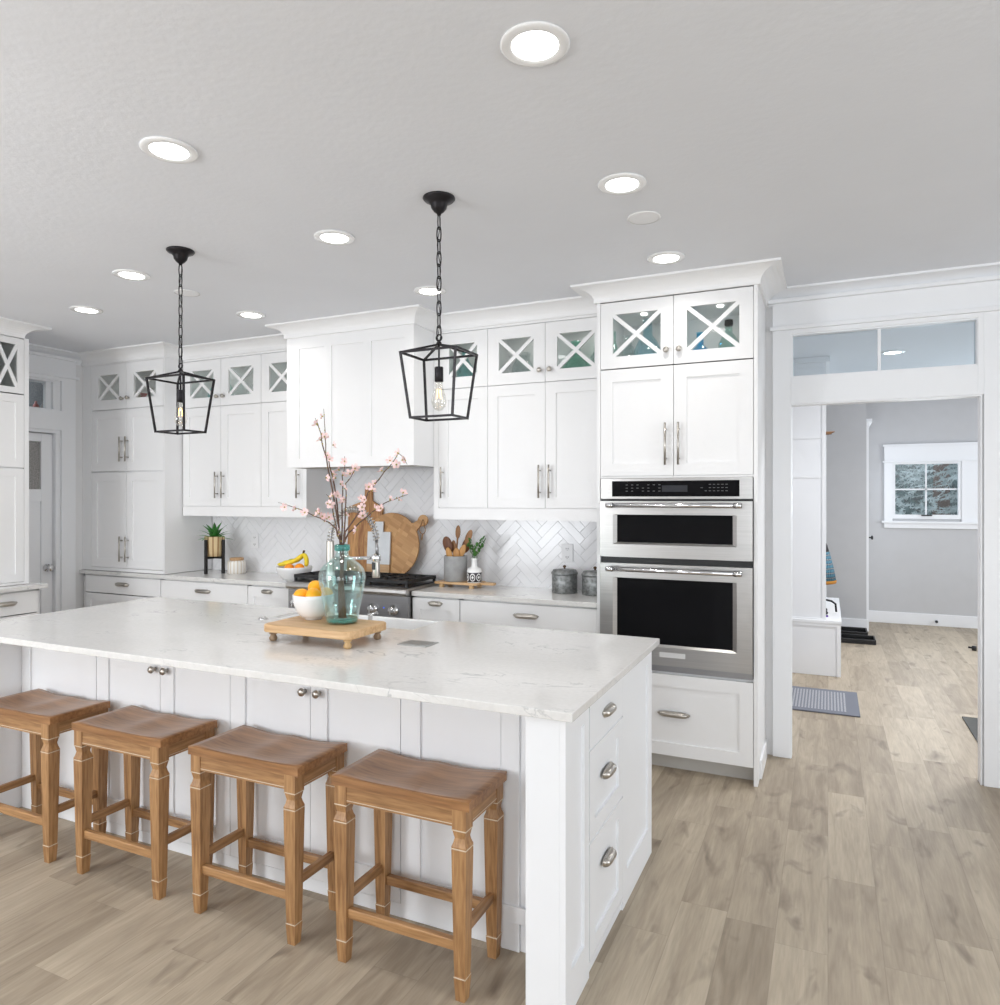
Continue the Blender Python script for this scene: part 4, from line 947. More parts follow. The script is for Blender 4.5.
for i, (dx, dy, dz, r, lb) in enumerate(((-.038, -.032, .104, .036, 'orange at the left of the bowl on the riser tray'), (-.006, .026, .134, .037, 'orange on top of the pile in the bowl on the riser tray'), (.030, -.034, .106, .038, 'orange at the front right of the bowl on the riser tray'), (.042, .036, .104, .035, 'orange behind the glass vase in the bowl on the riser tray'))):
    fruit('orange', lb, 'orange', (bc[0]+dx, bc[1]+dy, bc[2]+dz), r, MEYER, 'oranges in the tray bowl', .9, .5*i)
# glass vase
VC = (-1.900, 2.490)
T = thing('glass_vase', 'large aqua glass bottle vase holding blossom branches on the tray', 'vase', (VC[0], VC[1], TZ))
vp = [(.0, .0), (.056, .0), (.065, .005), (.068, .015), (.073, .045), (.083, .095), (.093, .145), (.0995, .185), (.0995, .208), (.092, .232), (.075, .253), (.052, .270), (.035, .282), (.0275, .293), (.0265, .308), (.0265, .314)]
m = MB(T, T3(VC[0], VC[1], TZ)); m.lathe(vp, seg=40); m.build('vase_body', VASEG, T)
m = MB(T, T3(VC[0], VC[1], TZ)); m.lathe([(0, .003), (.054, .003), (.063, .008), (.0655, .016), (.063, .024), (.03, .018), (0, .016)], seg=32); m.build('vase_base', VASEB, T)
m = MB(T, T3(VC[0], VC[1], TZ)); m.lathe([(.0275, .310), (.031, .311), (.0335, .316), (.0330, .333), (.030, .337), (.0275, .334), (.0262, .316)], seg=32); m.build('vase_lip', VASEB, T)
# branch polylines and blossom centres, metres
BR = [[(-1.901, 2.49, 1.304), (-1.922, 2.476, 1.484), (-1.943, 2.461, 1.614), (-1.956, 2.448, 1.703), (-1.961, 2.434, 1.76), (-1.961, 2.42, 1.804), (-1.963, 2.405, 1.841), (-1.966, 2.392, 1.865)], [(-1.898, 2.49, 1.304), (-1.932, 2.499, 1.496), (-1.955, 2.507, 1.575), (-1.985, 2.516, 1.668), (-2.013, 2.523, 1.729), (-2.024, 2.532, 1.796), (-2.038, 2.54, 1.864), (-2.047, 2.549, 1.926)], [(-1.902, 2.49, 1.303), (-1.927, 2.482, 1.393), (-1.953, 2.473, 1.42), (-2.002, 2.465, 1.438), (-2.069, 2.458, 1.467), (-2.137, 2.449, 1.487), (-2.21, 2.441, 1.507)], [(-1.894, 2.49, 1.304), (-1.913, 2.507, 1.399), (-1.925, 2.522, 1.496), (-1.935, 2.539, 1.562), (-1.952, 2.556, 1.629), (-1.948, 2.572, 1.67), (-1.962, 2.588, 1.714)], [(-1.89, 2.49, 1.304), (-1.88, 2.488, 1.381), (-1.836, 2.486, 1.433), (-1.795, 2.484, 1.485), (-1.763, 2.482, 1.549), (-1.723, 2.48, 1.586), (-1.677, 2.478, 1.635), (-1.632, 2.476, 1.678), (-1.603, 2.474, 1.711), (-1.579, 2.472, 1.695), (-1.559, 2.47, 1.664)], [(-1.886, 2.49, 1.316), (-1.88, 2.503, 1.374), (-1.827, 2.517, 1.42), (-1.774, 2.529, 1.465), (-1.721, 2.542, 1.503), (-1.669, 2.556, 1.526), (-1.619, 2.569, 1.542)], [(-1.901, 2.49, 1.309), (-1.902, 2.46, 1.369), (-1.902, 2.431, 1.459), (-1.892, 2.401, 1.523), (-1.892, 2.372, 1.542)], [(-1.894, 2.49, 1.309), (-1.889, 2.494, 1.42), (-1.884, 2.498, 1.536), (-1.891, 2.502, 1.588), (-1.866, 2.506, 1.619), (-1.841, 2.51, 1.655)]]
FL = [[(-1.955, 2.454, 1.614), (-1.964, 2.421, 1.776), (-1.963, 2.397, 1.841), (-1.93, 2.462, 1.536)], [(-1.935, 2.496, 1.543), (-1.912, 2.486, 1.38), (-1.959, 2.505, 1.634), (-1.949, 2.503, 1.615), (-1.984, 2.512, 1.697), (-1.97, 2.52, 1.76), (-2.045, 2.536, 1.891), (-1.998, 2.514, 1.715), (-2.022, 2.524, 1.799), (-1.927, 2.495, 1.536)], [(-2.009, 2.456, 1.471), (-1.962, 2.462, 1.438), (-1.983, 2.459, 1.448), (-2.172, 2.438, 1.487), (-2.118, 2.444, 1.48), (-2.07, 2.45, 1.464), (-2.001, 2.457, 1.461)], [(-1.921, 2.519, 1.513), (-1.944, 2.538, 1.589), (-1.969, 2.555, 1.653), (-1.94, 2.549, 1.629), (-1.949, 2.572, 1.689)], [(-1.787, 2.476, 1.488), (-1.772, 2.475, 1.52), (-1.79, 2.475, 1.526), (-1.751, 2.473, 1.573), (-1.72, 2.472, 1.589), (-1.732, 2.473, 1.56), (-1.685, 2.47, 1.642), (-1.61, 2.468, 1.665), (-1.578, 2.463, 1.682), (-1.64, 2.468, 1.681), (-1.601, 2.466, 1.711)], [(-1.837, 2.503, 1.391), (-1.812, 2.515, 1.452), (-1.754, 2.526, 1.481), (-1.729, 2.53, 1.482), (-1.689, 2.543, 1.523), (-1.65, 2.552, 1.52), (-1.635, 2.558, 1.549)], [(-1.896, 2.403, 1.5), (-1.905, 2.401, 1.504), (-1.921, 2.426, 1.446)], [(-1.874, 2.487, 1.455), (-1.886, 2.492, 1.568), (-1.866, 2.499, 1.633), (-1.841, 2.502, 1.655), (-1.891, 2.489, 1.52)]]
lean = ['leaning left and highest but one', 'reaching the highest, slightly left', 'stretching low and far to the left', 'short and upright in the middle', 'arching to the upper right', 'stretching low and far to the right', 'short, leaning left toward the camera', 'upright, just right of the middle']
rb = random.Random(11)
def blossom(m, c, r):
    rot = Matrix.Rotation(rb.uniform(0, 6.28), 4, 'Z') @ Matrix.Rotation(rb.uniform(.7, 1.6), 4, 'X') @ Matrix.Rotation(rb.uniform(0, 1.2), 4, 'Z')
    old = m.M; m.M = old @ T3(*c) @ rot; m.sm = True; m.mi = 0
    for k in range(5):
        a = 2*PI*k/5; ca, sa = math.cos(a), math.sin(a); P = lambda u, v, z: m.v(u*ca-v*sa, u*sa+v*ca, z)
        v0, v1, v2, v3, v4, v5 = P(.1*r, 0, 0), P(.55*r, -.38*r, .18*r), P(.55*r, .38*r, .18*r), P(1.0*r, -.26*r, .42*r), P(1.0*r, .26*r, .42*r), P(.6*r, 0, .08*r)
        m.f([v0, v1, v5]); m.f([v0, v5, v2]); m.f([v1, v3, v4, v5]); m.f([v5, v4, v2])
    m.mi = 1; m.M = old @ T3(*c) @ rot; m.sphere((0, 0, .1*r), .2*r, seg=6, rg=4); m.sphere((0, 0, -.14*r), .22*r, seg=6, rg=4); m.mi = 0; m.M = old; m.sm = False
for bi, (pts, fl) in enumerate(zip(BR, FL)):
    T = thing('blossom_branch', 'pink blossom branch in the glass vase, ' + lean[bi], 'branch', (VC[0], VC[1], TZ+.02), group=None)
    k = bi-3.5
    stem = [(VC[0]+.004*k, VC[1]+.004*math.sin(bi*2), TZ+.022), (VC[0]-.006+.003*k, VC[1], TZ+.16), (VC[0]+.0005*k, VC[1]+.006*math.cos(bi*3), TZ+.24), (VC[0]+.0022*k, VC[1]+.006*math.cos(bi*3), TZ+.325)]
    q = list(pts)
    full = stem + q[1:]; n = len(full)
    fine = []; rs = []
    for i in range(n-1):
        a, b = Vector(full[i]), Vector(full[i+1])
        for s_ in range(2):
            p = a.lerp(b, s_/2); j = .0022 if i > 3 else 0; fine.append((p.x+rb.uniform(-j, j), p.y+rb.uniform(-j, j), p.z+rb.uniform(-j, j))); u = (i+s_/2)/(n-1); rs.append(.0040*(1-u)+.0011)
    fine.append(full[-1]); rs.append(.0008)
    m = MB(T); m.tube(fine, rs, 6); m.build('twig', BARK, T)
    m = MB(T); m.sm = True
    for i in range(6, len(fine)-1):
        if rb.random() < .8: p = fine[i]; m.sphere((p[0]+rb.uniform(-.004, .004), p[1], p[2]+rb.uniform(-.004, .004)), .0026, 1, 1, 1.6, 6, 4)
    m.build('buds', BUD, T)
    for p in fl:
        m = MB(T); blossom(m, p, rb.uniform(.0145, .0205)); m.build('blossom', [PETAL, BUD], T, recalc=False)

# ------------------------------------------------------------------ things on the back counter
CZ = .917
# plant in basket on stand
px, py = -4.545, 4.28
T = thing('plant_stand', 'small black wooden plant stand on the back counter', 'plant stand', (px, py, CZ))
for a in range(4):
    an = .035+a*PI/2; lx, ly = px+.092*math.cos(an), py+.092*math.sin(an); m = MB(T); m.box(lx-.010, ly-.010, CZ, lx+.010, ly+.010, CZ+.275); m.build('leg', BLKWOOD, T, .002)
m = MB(T); an = .035
for a in (0, 1): m.bar((px+.085*math.cos(an+a*PI/2), py+.085*math.sin(an+a*PI/2), CZ+.128), (px-.085*math.cos(an+a*PI/2), py-.085*math.sin(an+a*PI/2), CZ+.128), .016, .018)
m.build('cross_rail', BLKWOOD, T)
T = thing('basket_pot', 'striped straw basket pot held in the black plant stand', 'pot', (px, py, CZ+.138))
MB(T, T3(px, py, CZ+.138)).lathe([(0, 0), (.068, 0), (.073, .05), (.079, .155), (.077, .162), (.072, .158), (.068, .13), (0, .13)], seg=32).build('basket', BASKET, T)
T2 = thing('succulent_plant', 'green spiky aloe like succulent in the striped basket pot', 'plant', (px, py, CZ+.268))
for i in range(18):
    a = i*2.4; tilt = .12+.068*i; tilt = min(tilt, 1.25); ln = .125 if i > 4 else .135
    m = MB(T2, T3(px, py, CZ+.268) @ Rz(a) @ Matrix.Rotation(tilt, 4, 'Y')); m.sm = True
    rg = []
    for s_ in range(7):
        u = s_/6; wv = .027*(1-u)**.6*(1 if u > .1 else .7) + .001; zz = .02+ln*u; bend = -.02*u*u*3
        rg.append([m.v(-.004*(1-u)+bend*-1, -wv, zz), m.v(.005*(1-u)+bend*-1, 0, zz), m.v(-.004*(1-u)+bend*-1, wv, zz), m.v(-.008*(1-u)+bend*-1, 0, zz)])
    for a_, b_ in zip(rg, rg[1:]):
        for k in range(4): m.f([a_[k], a_[(k+1) % 4], b_[(k+1) % 4], b_[k]])
    m.f(rg[0]); m.f(rg[-1][::-1]); m.build('leaf', LEAF, T2)
T = thing('lidded_jar', 'cream ribbed ceramic jar with wooden lid beside the plant stand', 'jar', (-4.365, 4.34, CZ))
MB(T, T3(-4.365, 4.34, CZ)).lathe([(0, 0), (.066, 0), (.072, .008), (.072, .090), (.064, .104), (.054, .106), (0, .106)], seg=36).build('jar_body', CANDLE, T)
MB(T, T3(-4.365, 4.34, CZ)).lathe([(0, .106), (.052, .106), (.054, .110), (.054, .124), (.050, .128), (0, .128)], seg=32).build('lid', PADDLE, T)
# bananas bowl
bc = (-3.588, 4.13, CZ); bowl('white bowl of bananas and oranges on the counter left of the range', bc, .130, .105, .055)
for i, (dx, dy, dz, lb) in enumerate(((.005, -.06, .096, 'small orange at the front of the banana bowl'), (.075, -.03, .098, 'small orange at the right of the banana bowl'))): fruit('orange', lb, 'orange', (bc[0]+dx, bc[1]+dy, bc[2]+dz), .036, ORANGE, 'oranges in the banana bowl', .95)
for i in range(4):
    T = thing('banana', ['yellow banana lowest and longest in the white bowl on the counter', 'yellow banana second from the front in the counter bowl', 'greenish yellow banana behind the others in the counter bowl', 'short yellow banana at the right of the counter bowl'][i], 'banana', bc, group='bunch of bananas')
    top = Vector((bc[0]+.068, bc[1]+.02, bc[2]+.200)); m = MB(T); N = 12; pts = []; rs = []
    ends = [(-.128, -.035, .118), (-.112, .0, .132), (-.090, .035, .142), (.108, .0, .108)][i]
    e = Vector((bc[0]+ends[0], bc[1]+ends[1], bc[2]+ends[2])); mid = (top+e)/2+Vector((.035, 0, -.040 if i < 3 else .012))
    for s_ in range(N+1):
        u = s_/N; p = top*(1-u)**2+mid*2*u*(1-u)+e*u*u; pts.append(tuple(p)); rs.append(.0165*min(1, (u*5)**.7+.30)*min(1, ((1-u)*5.5)**.6+.25))
    m.tube(pts, rs, 8); m.build('peel', BANANA if i != 2 else BTIPG, T)
    m = MB(T); m.tube([tuple(top+Vector((-.004, 0, -.006))), tuple(top+Vector((.004+.002*i, .001*i, .024)))], .0055, 6); m.build('stem', BTIP, T)
# cutting boards against the tiles (top leaning back onto the wall)
def board(name, label, poly, mt_, x, y, z, lean_, th=.018, extra=None, bev=.003):
    m = MB(); m.prism(poly, -th, 0, 'y'); o = m.build(name, mt_, None, bev); o.location = (x, y, z); o.rotation_euler = (-lean_, 0, 0)
    tag(o, label, 'cutting board'); return o
bz = .939
def arcp(cx, cz, r, a0, a1, n): return [(cx+r*math.cos(math.radians(a0+(a1-a0)*i/n)), cz+r*math.sin(math.radians(a0+(a1-a0)*i/n))) for i in range(n+1)]
tall = [(-.157, .01), (-.147, 0), (.147, 0), (.157, .01), (.157, .505), (.147, .525), (.09, .555), (.062, .570), (.060, .60), (.060, .678)] + [(.050, .692), (.002, .692), (-.008, .678), (-.008, .60), (-.012, .570), (-.06, .555), (-.147, .525), (-.157, .505)]
o = board('cutting_board', 'tall striped acacia paddle board leaning on the tiles behind the range', tall, ACACIA, -3.165, 4.483, bz, -.0)
o.rotation_euler = (math.radians(-2.5)*-1*-1, 0, 0); o.location = (-3.200, 4.470, bz)
th = math.radians(35); rnd = []
R = .240
rnd = arcp(0, 0, R, 35+9, 35+351, 48)
hd = lambda u, v: (u*math.cos(th)-v*math.sin(th), u*math.sin(th)+v*math.cos(th))
rnd += [hd(R+.012, -.030), hd(R+.05, -.026)] + [hd(R+.085+.042*math.cos(a), .042*math.sin(a)) for a in [math.radians(-120+30*i) for i in range(9)]] + [hd(R+.05, .026), hd(R+.012, .030)]
o = board('cutting_board', 'large round parquet cutting board with a corded handle at upper right', rnd, BOARD, -2.925, 4.440, bz+.262-.02, 0)
o.rotation_euler = (math.radians(-4), 0, 0); o.location = (-2.928, 4.428, bz+.240)
c = hd(R+.09, 0); m = MB(); pts = []
for i in range(16): a = 2*PI*i/16; pts.append((c[0]+.002+.022*math.sin(a)*(1.3 if math.cos(a) < 0 else .6), -.022, c[1]-.05+.052*math.cos(a)))
m.tube(pts, .0032, 6, closed=True); m.tube([(c[0]+.002, -.022, c[1]-.10), (c[0]-.004, -.022, c[1]-.145)], .005, 6); m.tube([(c[0], .004, c[1]), (c[0], -.024, c[1]+.0)], .006, 6); m.build('cord', ROPE, o)
mb_ = [(-.100, .10), (.100, .10), (.100, .340), (.034, .340), (.034, .415), (-.036, .415), (-.036, .340), (-.100, .340)]
T = thing('cutting_board', 'pale marble and wood paddle board in front of the round board', 'cutting board', (-3.02, 4.388, bz), 0)
T['o'].rotation_euler = (math.radians(-3.5), 0, 0)
m = MB(); m.prism(mb_, -.014, 0, 'y'); m.build('marble_slab', MARBLE, T, .002); m = MB(); m.box(-.100, -.014, 0, .100, 0, .1); m.build('wood_end', PADDLE, T, .002)
# little footed paddle with crock and vase
T = thing('footed_board', 'small footed wooden paddle board carrying the utensil crock', 'board', (-2.275, 4.33, CZ))
m = MB(T, T3(-2.275, 4.33, 0)); hz0, hz1 = CZ+.022, CZ+.038
m.prism([(-.185, -.085), (.115, -.085), (.135, -.07), (.145, -.03), (.235, -.022), (.24, 0), (.235, .022), (.145, .03), (.135, .07), (.115, .085), (-.185, .085)], hz0, hz1); m.build('board_top', TRAYW, T, .003)
for fx in (-.14, .09):
    for fy in (-.06, .06): m = MB(T, T3(-2.275+fx, 4.33+fy, 0)); m.box(-.013, -.013, CZ, .013, .013, hz0); m.build('foot', TRAYF, T)
kz = hz1; kc = (-2.340, 4.33)
m = MB(); m.lathe([(0, 0), (.075, 0), (.080, .004), (.081, .172), (.079, .175), (.074, .172), (.069, .02), (0, .02)], seg=36); one('utensil_crock', 'grey concrete crock full of wooden spoons right of the range', 'crock', m, CONC, (kc[0], kc[1], kz))
# spoons: (dx,dy at rim, top x offset, top z, size, material, label)
for (bx, tx, ty, tz, sz, mi, kind, lb) in ((.02, -.068, -.01, .272, 1.15, 0, 'r', 'dark round wooden spoon leaning left in the crock'), (-.01, .010, .02, .345, .9, 2, 'l', 'long narrow wooden spoon standing highest in the crock'), (-.02, .108, 0, .318, 1.05, 2, 'l', 'wooden spoon leaning to the right in the crock'), (.015, -.045, -.03, .205, .9, 3, 's', 'blond wooden scraper at the front left of the crock'), (.0, -.022, .015, .250, .9, 2, 'l', 'brown wooden spoon just left of the crock middle'), (.01, .022, -.035, .205, .8, 1, 'r', 'short blond spoon at the front of the crock'), (-.02, .072, -.02, .225, .9, 1, 's', 'blond spatula at the right of the crock'), (.0, .075, .03, .262, 1.0, 0, 'r', 'dark wooden spoon behind the right hand spoons in the crock'), (.02, -.035, .03, .225, .8, 1, 'l', 'pale slim spoon at the back of the crock')):
    b0_ = Vector((bx, ty*.3, .035)); tx *= 1.12; tz = tz*1.09+.004; sz *= 1.12; tp = Vector((tx, ty, tz)); d = (tp-b0_).normalized()
    q = d.to_track_quat('Z', 'Y').to_matrix().to_4x4(); ln = (tp-b0_).length
    T = thing('wooden_spoon', lb, 'spoon', (kc[0]+b0_.x, kc[1]+b0_.y, kz+b0_.z))
    m = MB(T, T3(kc[0]+b0_.x, kc[1]+b0_.y, kz+b0_.z) @ q); hl = .085*sz
    m.tube([(0, 0, 0), (0, 0, ln-hl)], [.005, .006], 8); m.build('handle', SPOONS[mi], T)
    m = MB(T, T3(kc[0]+b0_.x, kc[1]+b0_.y, kz+b0_.z) @ q @ T3(0, 0, ln-hl*.5) @ Rz(rb.uniform(-.3, .3)-math.atan2(d.y, d.x)*0))
    wx = {'r': .029, 'l': .020, 's': .024}[kind]*sz
    m.M = T['_m'].inverted() @ T3(kc[0]+b0_.x, kc[1]+b0_.y, kz+b0_.z) @ T3(*(d*(ln-hl*.5))) @ Matrix.Rotation(math.atan2(d.x, d.z), 4, 'Y')
    m.sphere((0, 0, 0), hl*.55, wx/(hl*.55), .009/(hl*.55), 1.0, 14, 10); m.build('bowl', SPOONS[mi], T)
m = MB(); m.lathe([(0, 0), (.046, 0), (.050, .004), (.050, .082), (.044, .095), (.026, .102), (.019, .112), (.017, .150), (.0215, .165), (.018, .165), (.014, .150), (0, .12)], seg=36)
one('bud_vase', 'small white bud vase with black geometric band beside the crock', 'vase', m, PATT, (-2.180, 4.300, kz))
T = thing('herb_sprig', 'leafy green sprig standing in the small patterned vase', 'plant', (-2.180, 4.300, kz+.14))
rh = random.Random(2)
for i in range(6):
    a = i*1.05; tp = Vector((.010+.050*math.cos(a)*rh.uniform(.4, 1), .03*math.sin(a), rh.uniform(.06, .115)))*1.4; m = MB(T, T3(-2.180, 4.300, kz+.14)); m.tube([(0, 0, -.04), tuple(tp*.5+Vector((0, 0, .01))), tuple(tp)], .0014, 5); m.build('stem', HERB, T)
    for k in range(6):
        p = tp*(.35+.13*k); f = T3(-2.180, 4.300, kz+.14) @ T3(p.x+rh.uniform(-.012, .012), p.y+rh.uniform(-.012, .012), p.z+rh.uniform(-.006, .012)) @ Matrix.Rotation(rh.uniform(0, 6), 4, 'Z') @ Matrix.Rotation(rh.uniform(.3, 1.2), 4, 'X')
        m = MB(T, f); m.sphere((0, 0, 0), .0135, .75, .22, 1.25, 8, 6); m.build('leaf', HERB, T)
# canisters
for (x, y, lb) in ((-1.548, 4.345, 'galvanised lidded canister standing further left on the counter'), (-1.340, 4.335, 'galvanised lidded canister closest to the oven tower')):
    T = thing('metal_canister', lb, 'canister', (x, y, CZ), group='galvanised canisters by the ovens'); f = T3(x, y, CZ)
    MB(T, f).lathe([(0, 0), (.080, 0), (.082, .004), (.082, .115), (.080, .118), (0, .118)], seg=36).build('can_body', GALV, T)
    MB(T, f).lathe([(0, .1185), (.085, .1185), (.086, .124), (.086, .132), (.078, .140), (.075, .148), (.03, .153), (0, .154)], seg=36).build('lid', GALV, T)
    MB(T, f).lathe([(0, .154), (.006, .154), (.006, .160), (.011, .166), (.010, .174), (0, .178)], seg=14).build('lid_knob', BTIP, T)
# outlets on the tiles
for (x, z, lb) in ((-1.582, 1.161, 'white double wall outlet above the metal canisters'), (-4.320, 1.173, 'white double wall outlet right of the potted plant')):
    T = thing('wall_outlet', lb, 'outlet', (x, YB-.011, z)); f = T3(x, YB-.013, z)
    m = MB(T, f); m.box(-.040, -.005, -.060, .040, 0, .060); fp = m.build('face_plate', OUTLET, T, .002)
    m = MB(T, f)
    for zz in (-.028, .028):
        m.box(-.016, -.0065, zz-.015, .016, -.005, zz+.015)
    m.build('socket_face', OUTLET, fp)
    m = MB(T, f)
    for zz in (-.028, .028):
        for xx in (-.007, .007): m.box(xx-.002, -.0071, zz-.004, xx+.002, -.0065, zz+.006)
        m.box(-.002, -.0071, zz-.012, .002, -.0065, zz-.008)
    m.build('socket_slots', SLOT, fp)

# ------------------------------------------------------------------ glass inside the display cabinets
def bottle(name, label, cat, loc, prof, mt_, stopper=None):
    T = thing(name, label, cat, loc); f = T3(*loc)
    MB(T, f).lathe(prof, seg=24).build('glass_body', mt_, T)
    if stopper: h, r, hh, mm = stopper; MB(T, f).lathe([(0, h), (r, h), (r*1.2, h+hh*.3), (r*1.1, h+hh), (0, h+hh*1.05)], seg=14).build('stopper', mm, T)
    return T
zt = 2.2950
bottle('glass_bottle', 'tall sea blue long neck bottle behind the left glass door of the tower', 'bottle', (-.965, 4.16, zt), [(0, 0), (.065, 0), (.078, .02), (.080, .10), (.055, .155), (.028, .19), (.026, .28), (.031, .285)], BL1)
bottle('glass_jug', 'pale clear glass jug left of the sea blue bottle in the tower', 'jug', (-1.10, 4.22, zt), [(0, 0), (.05, 0), (.06, .05), (.05, .12), (.025, .16), (.022, .20), (.028, .21)], BL5)
bottle('glass_bottle', 'green tinted round bottle at the far left inside the tower top', 'bottle', (-1.155, 4.10, zt), [(0, 0), (.026, 0), (.03, .06), (.026, .12), (.016, .16), (.016, .22)], BL3)
bottle('glass_bottle', 'bright cobalt blue squat bottle behind the right glass door of the tower', 'bottle', (-.660, 4.14, zt), [(0, 0), (.058, 0), (.070, .02), (.066, .055), (.035, .085), (.020, .10), (.019, .168), (.024, .172)], BL2)
bottle('glass_bottle', 'pale green bottle with dark stopper at the right inside the tower top', 'bottle', (-.505, 4.15, zt), [(0, 0), (.050, 0), (.058, .02), (.056, .10), (.035, .14), (.020, .16), (.020, .20)], BL3, (.195, .02, .035, BLKWOOD))
zu = 2.278
bottle('glass_demijohn', 'green glass demijohn behind the glass door next to the tower', 'bottle', (-1.465, 4.33, zu), [(0, 0), (.080, 0), (.095, .02), (.098, .08), (.07, .14), (.03, .175), (.027, .215), (.036, .22), (.036, .25), (.025, .255)], BL4)
bottle('glass_jar', 'clear glass jar right of the green demijohn in the cabinet', 'jar', (-1.325, 4.36, zu), [(0, 0), (.05, 0), (.058, .03), (.056, .14), (.03, .18), (.03, .21)], BL5)
bottle('glass_pitcher', 'clear glass pitcher in the cabinet left of the green demijohn', 'pitcher', (-1.84, 4.34, zu), [(0, 0), (.06, 0), (.08, .05), (.07, .12), (.045, .17), (.055, .21)], BL5)
bottle('glass_tumbler', 'clear glass tumbler beside the pitcher in the cabinet', 'glass', (-1.70, 4.32, zu), [(0, 0), (.032, 0), (.036, .10)], BL5)
bottle('glass_bottle', 'tall teal bottle in the single cabinet right of the hood', 'bottle', (-2.27, 4.34, zu), [(0, 0), (.05, 0), (.06, .02), (.058, .14), (.03, .19), (.022, .21), (.022, .27)], BL6)
bottle('glass_bottle', 'green glass bottle right of the tall teal bottle in the same cabinet', 'bottle', (-2.14, 4.36, zu), [(0, 0), (.045, 0), (.052, .02), (.05, .11), (.02, .17), (.018, .23)], BL4)
bottle('glass_bottle', 'teal bottle at the left of the wall cabinet above the plant', 'bottle', (-4.60, 4.34, zu), [(0, 0), (.05, 0), (.06, .02), (.058, .12), (.03, .17), (.022, .2), (.022, .24)], BL6)
bottle('glass_bottle', 'pale green bottle left in the wall cabinet above the plant', 'bottle', (-4.47, 4.35, zu), [(0, 0), (.04, 0), (.045, .02), (.042, .14), (.018, .19), (.018, .22)], BL3)
m = MB(); m.lathe([(0, 0), (.06, 0), (.075, .04), (.065, .10), (.035, .13), (.04, .155), (.036, .155), (0, .05)], seg=24); one('white_jug', 'white ceramic jug behind the middle glass door of the left wall cabinets', 'jug', m, CERAM, (-4.14, 4.33, zu))
m = MB(); m.lathe([(0, 0), (.03, 0), (.06, .008), (.105, .016), (.105, .020), (.06, .013), (0, .006)], seg=32, F=Matrix.Rotation(-1.35, 4, 'X') @ T3(0, 0, 0)); one('teal_plate', 'teal plate propped up in the single cabinet left of the hood', 'plate', m, mat('teal_glaze', (0.06, 0.36, 0.40), 0.25), (-3.74, 4.36, zu+.105))
m = MB(); m.lathe([(0, 0), (.05, 0), (.06, .05), (.04, .10), (.02, .14), (.03, .16), (0, .16)], seg=20); one('ceramic_figurine', 'cream ceramic vase inside the left glass door of the hutch', 'vase', m, mat('cream_glaze', (0.55, 0.48, 0.38), 0.4), (-5.40, 4.25, 2.281))
m = MB(); m.lathe([(0, 0), (.03, 0), (.035, .06), (.02, .12), (.03, .14), (0, .14)], seg=20); one('red_figurine', 'small dull red vase in the hutch right of the cream vase', 'vase', m, mat('dull_red_glaze', (0.42, 0.12, 0.10), 0.4), (-5.30, 4.22, 2.281))
m = MB(); m.lathe([(0, 0), (.05, 0), (.055, .10), (.03, .14), (.03, .18), (0, .18)], seg=20); one('brown_jug', 'brown glazed jug inside the right glass door of the hutch', 'jug', m, mat('brown_glaze', (0.16, 0.11, 0.08), 0.3), (-5.0, 4.25, 2.281))
m = MB(); m.lathe([(0, 0), (.04, 0), (.10, .012), (.10, .018), (0, .008)], seg=24); one('white_dish', 'shallow white dish behind the glass at the left photo edge', 'dish', m, CERAM, (-5.40, 3.02, 2.2855))

